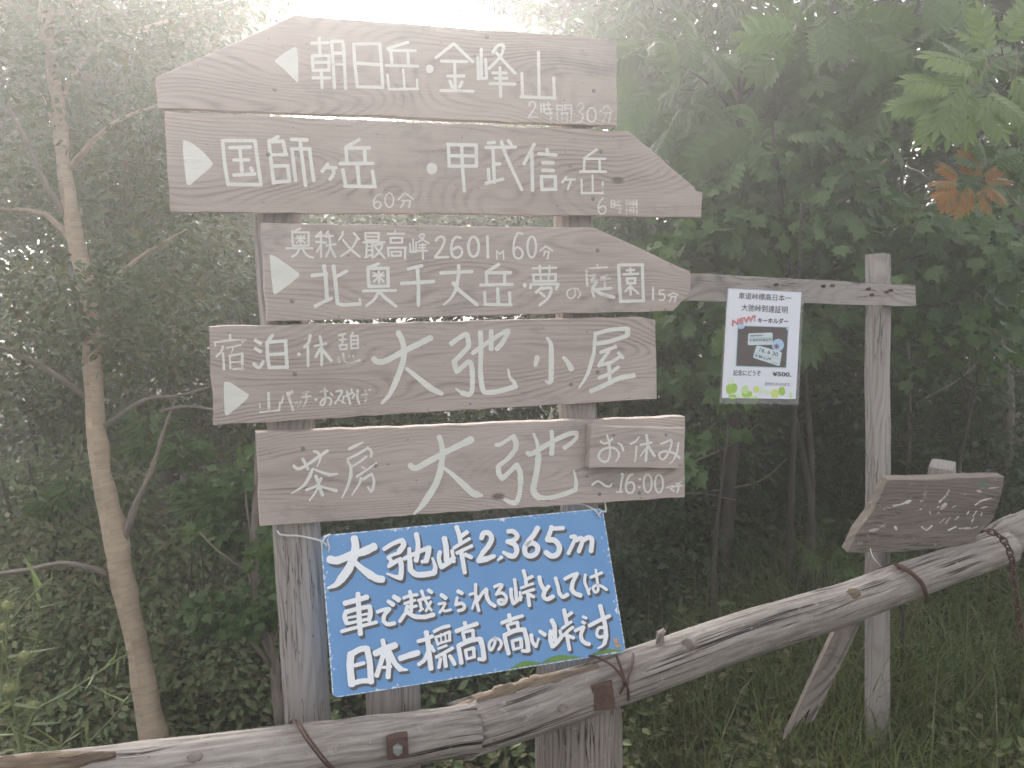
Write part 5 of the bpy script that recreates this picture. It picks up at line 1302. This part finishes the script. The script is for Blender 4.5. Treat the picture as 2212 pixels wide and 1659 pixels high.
tree('maple_sapling', 'young maple with hanging leaves beside the right edge of the poster', 'tree',
     [(1590, 790, 3.8, 60, 100, 46), (1660, 690, 4.0, 90, 60, 40), (1480, 760, 4.2, 80, 130, 50), (1520, 1000, 4.0, 60, 90, 26)],
     T_MAPLE, 0.068, L_maple, 131, dens_clump=9, up=0.5, face=0.8, droop=0.8, rtrunk=0.012, limbs=8)
tree('maple_sapling', 'young maple with hanging leaves right of the tall grey post', 'tree',
     [(2125, 740, 3.9, 80, 90, 46), (1960, 760, 4.1, 60, 60, 22), (2080, 660, 4.0, 120, 60, 40)],
     T_MAPLE, 0.066, L_maple, 132, dens_clump=9, up=0.5, face=0.8, droop=0.8, rtrunk=0.012, limbs=8)
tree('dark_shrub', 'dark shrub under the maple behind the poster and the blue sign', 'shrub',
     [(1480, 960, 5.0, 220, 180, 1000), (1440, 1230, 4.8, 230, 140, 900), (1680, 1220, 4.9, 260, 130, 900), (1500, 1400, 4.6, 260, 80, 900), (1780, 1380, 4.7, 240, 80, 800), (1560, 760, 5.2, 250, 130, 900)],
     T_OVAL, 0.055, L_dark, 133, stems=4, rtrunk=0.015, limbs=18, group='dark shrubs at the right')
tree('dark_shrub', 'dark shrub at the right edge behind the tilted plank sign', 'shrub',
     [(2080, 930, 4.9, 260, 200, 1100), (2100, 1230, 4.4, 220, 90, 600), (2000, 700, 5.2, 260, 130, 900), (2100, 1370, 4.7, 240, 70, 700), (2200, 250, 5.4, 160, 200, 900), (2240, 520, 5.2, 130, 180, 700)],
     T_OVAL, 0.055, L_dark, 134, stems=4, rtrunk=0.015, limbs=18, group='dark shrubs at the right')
dead = [[(1470, 1010, 4.6, 2.5), (1580, 960, 4.5, 2), (1640, 915, 4.5, 1.2)], [(1540, 1060, 4.6, 2.5), (1640, 1040, 4.5, 2), (1700, 990, 4.5, 1.2)], [(1400, 1080, 4.6, 2), (1500, 1065, 4.5, 1.6), (1590, 1080, 4.4, 1)],
        [(1640, 870, 4.7, 4), (1632, 760, 4.7, 3.5), (1615, 640, 4.8, 3)], [(1980, 870, 4.4, 2), (2070, 820, 4.4, 2), (2160, 740, 4.4, 2), (2230, 720, 4.4, 1.5)], [(2170, 1060, 4.8, 12), (2180, 850, 4.8, 11), (2150, 700, 4.8, 10)]]
tree('fir_tree', 'dark fir with dead twigs in the deep shade left of the tall grey post', 'tree',
     [(1700, 880, 5.6, 230, 160, 110), (1620, 1100, 5.4, 260, 160, 130), (1760, 1080, 5.3, 160, 200, 90), (1700, 560, 5.9, 160, 130, 60)],
     T_CON, 0.34, L_conifer, 135, dens_clump=9, up=0.9, droop=0.5, limbs=16, rtrunk=0.06, extra=dead, trunk=[(1690, 300, 5.9, 10), (1700, 800, 5.9, 20), (1700, 1250, 5.9, 24)])
tree('fir_tree', 'dark fir at the far right behind the log barrier', 'tree',
     [(2080, 980, 5.8, 220, 260, 130), (2230, 700, 5.8, 150, 260, 80)], T_CON, 0.34, L_conifer, 136, dens_clump=9, up=0.9, droop=0.5, limbs=14, rtrunk=0.06)
tree('fir_seedling', 'tiny green fir sprig peeping out beside the foot of the plank sign', 'tree',
     [(1800, 1212, 3.2, 45, 22, 14), (1770, 1205, 3.2, 20, 10, 5), (1840, 1225, 3.2, 30, 14, 6)], T_CON, 0.075, L_mid, 137, dens_clump=3, rtrunk=0.008, limbs=5)
tree('fir_seedling', 'small green fir sprig behind the middle of the right log rail', 'tree',
     [(1950, 1190, 3.3, 60, 24, 12), (2010, 1390, 3.3, 60, 30, 10), (1990, 1440, 3.3, 80, 30, 10)], T_CON, 0.09, L_mid, 138, dens_clump=3, rtrunk=0.008, limbs=5)
for i, (lab, bl, sd_) in enumerate([  # unseen crown masses above and right of the frame, added to block light
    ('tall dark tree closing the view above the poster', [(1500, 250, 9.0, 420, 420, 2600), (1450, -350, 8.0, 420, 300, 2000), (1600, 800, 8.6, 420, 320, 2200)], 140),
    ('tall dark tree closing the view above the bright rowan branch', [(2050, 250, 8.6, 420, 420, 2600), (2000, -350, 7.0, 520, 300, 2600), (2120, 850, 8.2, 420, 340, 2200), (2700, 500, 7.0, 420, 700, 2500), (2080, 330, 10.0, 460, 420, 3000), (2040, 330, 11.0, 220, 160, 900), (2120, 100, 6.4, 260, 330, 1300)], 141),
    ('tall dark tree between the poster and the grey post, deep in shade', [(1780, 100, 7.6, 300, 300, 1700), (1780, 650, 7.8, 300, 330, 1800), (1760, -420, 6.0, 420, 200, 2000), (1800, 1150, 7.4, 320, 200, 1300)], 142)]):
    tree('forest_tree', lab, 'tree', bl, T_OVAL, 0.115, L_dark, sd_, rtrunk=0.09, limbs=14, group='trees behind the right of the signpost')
tree('forest_tree', 'tree trunk and leaves dimly seen below the boards behind the log barrier', 'tree',
     [(900, 480, 6.6, 430, 55, 2600), (1050, 310, 7.6, 210, 70, 1700), (500, 300, 7.4, 120, 70, 900), (930, 500, 9.0, 430, 95, 1500), (700, 470, 9.4, 260, 80, 900), (1150, 950, 8.2, 420, 300, 2000), (1000, 1250, 7.8, 520, 180, 1600), (1260, 600, 8.6, 260, 200, 1200)], T_OVAL, 0.105, L_dark, 143, rtrunk=0.08, limbs=12, group='trees behind the right of the signpost')

# --- grass and ground cover (nobody could count them)
def blades(name, mat, n, xr, yr, h, wd, seed, label, lean=0.5, dens=None):
    rng = np.random.default_rng(seed)
    x = rng.uniform(*xr, n); y = rng.uniform(*yr, n)
    if dens is not None:
        k = rng.uniform(size=n) < dens(x, y); x, y = x[k], y[k]; n = len(x)
    z = ground_z(x, y)
    hh = h * rng.uniform(0.45, 1.25, n); a = rng.uniform(0, 2 * math.pi, n); ln = hh * lean * rng.uniform(0.1, 1.4, n)
    dx, dy = np.cos(a), np.sin(a); sx, sy = -dy, dx
    w_ = wd * rng.uniform(0.6, 1.3, n)
    V = np.zeros((n, 7, 3))
    for i, (t, q_) in enumerate(((0, 1), (.4, .85), (.75, .55))):
        off = ln * t ** 2.2
        zz = z + hh * (t - 0.12 * lean * t * t)
        for j, s in enumerate((1, -1)):
            V[:, i * 2 + j, 0] = x + dx * off + sx * w_ * q_ * s * .5; V[:, i * 2 + j, 1] = y + dy * off + sy * w_ * q_ * s * .5; V[:, i * 2 + j, 2] = zz
    V[:, 6, 0] = x + dx * ln; V[:, 6, 1] = y + dy * ln; V[:, 6, 2] = z + hh * (1 - .28 * lean)
    o_ = (np.arange(n) * 7)[:, None]
    o = mk(name, V.reshape(-1, 3), [np.concatenate([o_ + np.array([[0, 1, 3, 2]]), o_ + np.array([[2, 3, 5, 4]])]), o_ + np.array([[4, 5, 6]])], mat)
    o['label'] = label; o['category'] = 'grass'; o['kind'] = 'stuff'
    return o
clump = lambda x, y: 0.35 + 0.65 * (np.sin(x * 5.1 + 1) * np.cos(y * 4.3) > -0.1)
blades('grass', L_grass, 38000, (0.0, 4.2), (2.6, 5.4), 0.20, 0.0055, 150, 'green grass under the log barrier at the right', 0.9, clump)
blades('tall_grass', L_grass, 6500, (1.1, 3.6), (2.9, 4.8), 0.44, 0.005, 151, 'taller arching grass around the foot of the grey post at the right', 1.1)
blades('dry_grass', L_straw, 420, (0.1, 3.4), (2.6, 4.4), 0.42, 0.0035, 152, 'dry straw-coloured grass stems under the barrier', 0.6)
rng = np.random.default_rng(153)
n = 46000
x = rng.uniform(-4.0, 3.5, n); y = rng.uniform(2.5, 6.5, n)
z = ground_z(x, y) + rng.uniform(0.0, 0.62, n) * rng.uniform(0.3, 1.0, n) * (0.4 + 0.6 * (np.sin(x * 3 + 2) * np.sin(y * 2.7) > -0.2)) * np.where(x > 0.4, 0.3, 1.0)
V, Fs = instances(T_OVAL, np.stack([x, y, z], 1), rng.normal(size=(n, 3)) * np.array([1, 1, .35]), np.array([0, -.6, .65]) + rng.normal(size=(n, 3)) * .4, 0.042 * rng.uniform(.5, 1.3, n))
o = mk('ground_cover', V, Fs, L_litter); o['kind'] = 'stuff'; o['label'] = 'low leafy ground cover and fallen leaves on the forest floor'; o['category'] = 'undergrowth'

# --- thistle at the bottom left
ZT = zoomer(0, 1900, 2.011)
th = thing('thistle', (float(P(60, 1650, 2.15)[0]), float(P(60, 1650, 2.15)[1]), 0), 'pale green spiny thistle with round buds at the lower left', 'plant')
rng = np.random.default_rng(160)
mbs = MB(); lv_p = []; 
stems_ = [[(170, 1300), (150, 1040), (110, 820), (70, 600), (40, 350), (50, 80)], [(150, 1040), (165, 900), (240, 730), (400, 640), (600, 510), (825, 365)], [(420, 1240), (540, 985), (620, 890), (740, 760), (842, 615)],
          [(110, 640), (130, 480), (220, 330), (250, 240), (252, 30)], [(130, 500), (155, 395)], [(100, 760), (60, 600)], [(150, 960), (180, 820), (205, 700)], [(-60, 1240), (-20, 900), (10, 500), (20, 210)], [(30, 210), (120, 100), (230, -30), (330, -110)],
          [(-40, 900), (60, 890), (150, 890)], [(60, 1240), (180, 1030), (240, 950)], [(200, 1240), (400, 960), (560, 800)]]
for k, s_ in enumerate(stems_):
    d0 = 2.12 + 0.06 * (k % 4)
    pts = smoothpath(np.array([P(*ZT(*p), d0 - 0.02 * i) for i, p in enumerate(s_)]), 0.015)
    mbs.tube(pts, np.linspace(0.0042, 0.0016, len(pts)), 7, ref=(0.2, -1, .1))
    T_ = np.gradient(pts, axis=0)
    for i in range(1, len(pts)):
        for _ in range(2):
            lv_p.append((pts[i], T_[i] / np.linalg.norm(T_[i]) * 0.55 + rng.normal(size=3) * 0.75, rng.uniform(0.012, 0.04) if rng.uniform() < .86 else rng.uniform(.05, .12)))
mbs.build('stem', L_thistle, th, True)
T_SP = (np.array([(.042, 0, 0), (-.042, 0, 0), (.03, .45, .03), (-.03, .45, .03), (0, 1, .1)], float), [np.array([(0, 1, 3, 2)]), np.array([(2, 3, 4)])])
pos = np.array([a_ for a_, _, _ in lv_p]); Y = np.array([b3 for _, b3, _ in lv_p])
V, Fs = instances(T_SP, pos, Y, rng.normal(size=Y.shape) + np.array([0, -.6, .3]), np.array([c_ for _, _, c_ in lv_p]))
mk('spiny_leaves', V, Fs, L_thistle, th)
for (bx, by, rr_) in [(50, 65, 0.017), (155, 388, 0.016), (62, 590, 0.018), (205, 705, 0.015), (18, 205, 0.014)]:
    c = P(*ZT(bx, by), 2.06)
    n = 420
    u_ = unit(rng.normal(size=(n, 3)))
    me_v, me_f = instances(T_SP, c + u_ * rr_ * 0.55, u_ + rng.normal(size=(n, 3)) * .25, rng.normal(size=(n, 3)), rr_ * rng.uniform(.5, .95, n))
    k0 = np.linspace(0, math.pi, 9); body = MB(); body.tube([c + np.array([0, 0, 1]) * rr_ * .8 * math.cos(q_) for q_ in k0], [max(0.0008, rr_ * .8 * math.sin(q_)) for q_ in k0], 12, ref=(0, 1, 0.01))
    bo = body.build('bud', M_bud, th, True)
    mk('bud_spines', me_v, me_f, L_thistle, bo)

# ------------------------------------------------------------------ mist volume, added partly to stand in for lens veil and glare
m = bpy.data.materials.new('mist'); m.use_nodes = True
nt = m.node_tree; nt.nodes.clear()
out = nt.nodes.new('ShaderNodeOutputMaterial'); pv = nt.nodes.new('ShaderNodeVolumePrincipled')
pv.inputs['Color'].default_value = (0.93, 0.915, 0.90, 1); pv.inputs['Density'].default_value = HAZE; pv.inputs['Anisotropy'].default_value = 0.80
nt.links.new(pv.outputs[0], out.inputs['Volume'])
X0, X1, Y0, Y1, ZA_, ZB_ = -32, 32, -16, 36, -1.4, 10.5
V = [(x_, y_, z_) for z_ in (ZA_, ZB_) for x_, y_ in ((X0, Y0), (X1, Y0), (X1, Y1), (X0, Y1))]
o = mk('haze', V, [(3, 2, 1, 0), (4, 5, 6, 7), (0, 1, 5, 4), (1, 2, 6, 5), (2, 3, 7, 6), (3, 0, 4, 7)], m)
o['kind'] = 'stuff'; o['label'] = 'thin even mist over the whole scene, partly standing in for lens veil'; o['category'] = 'mist'
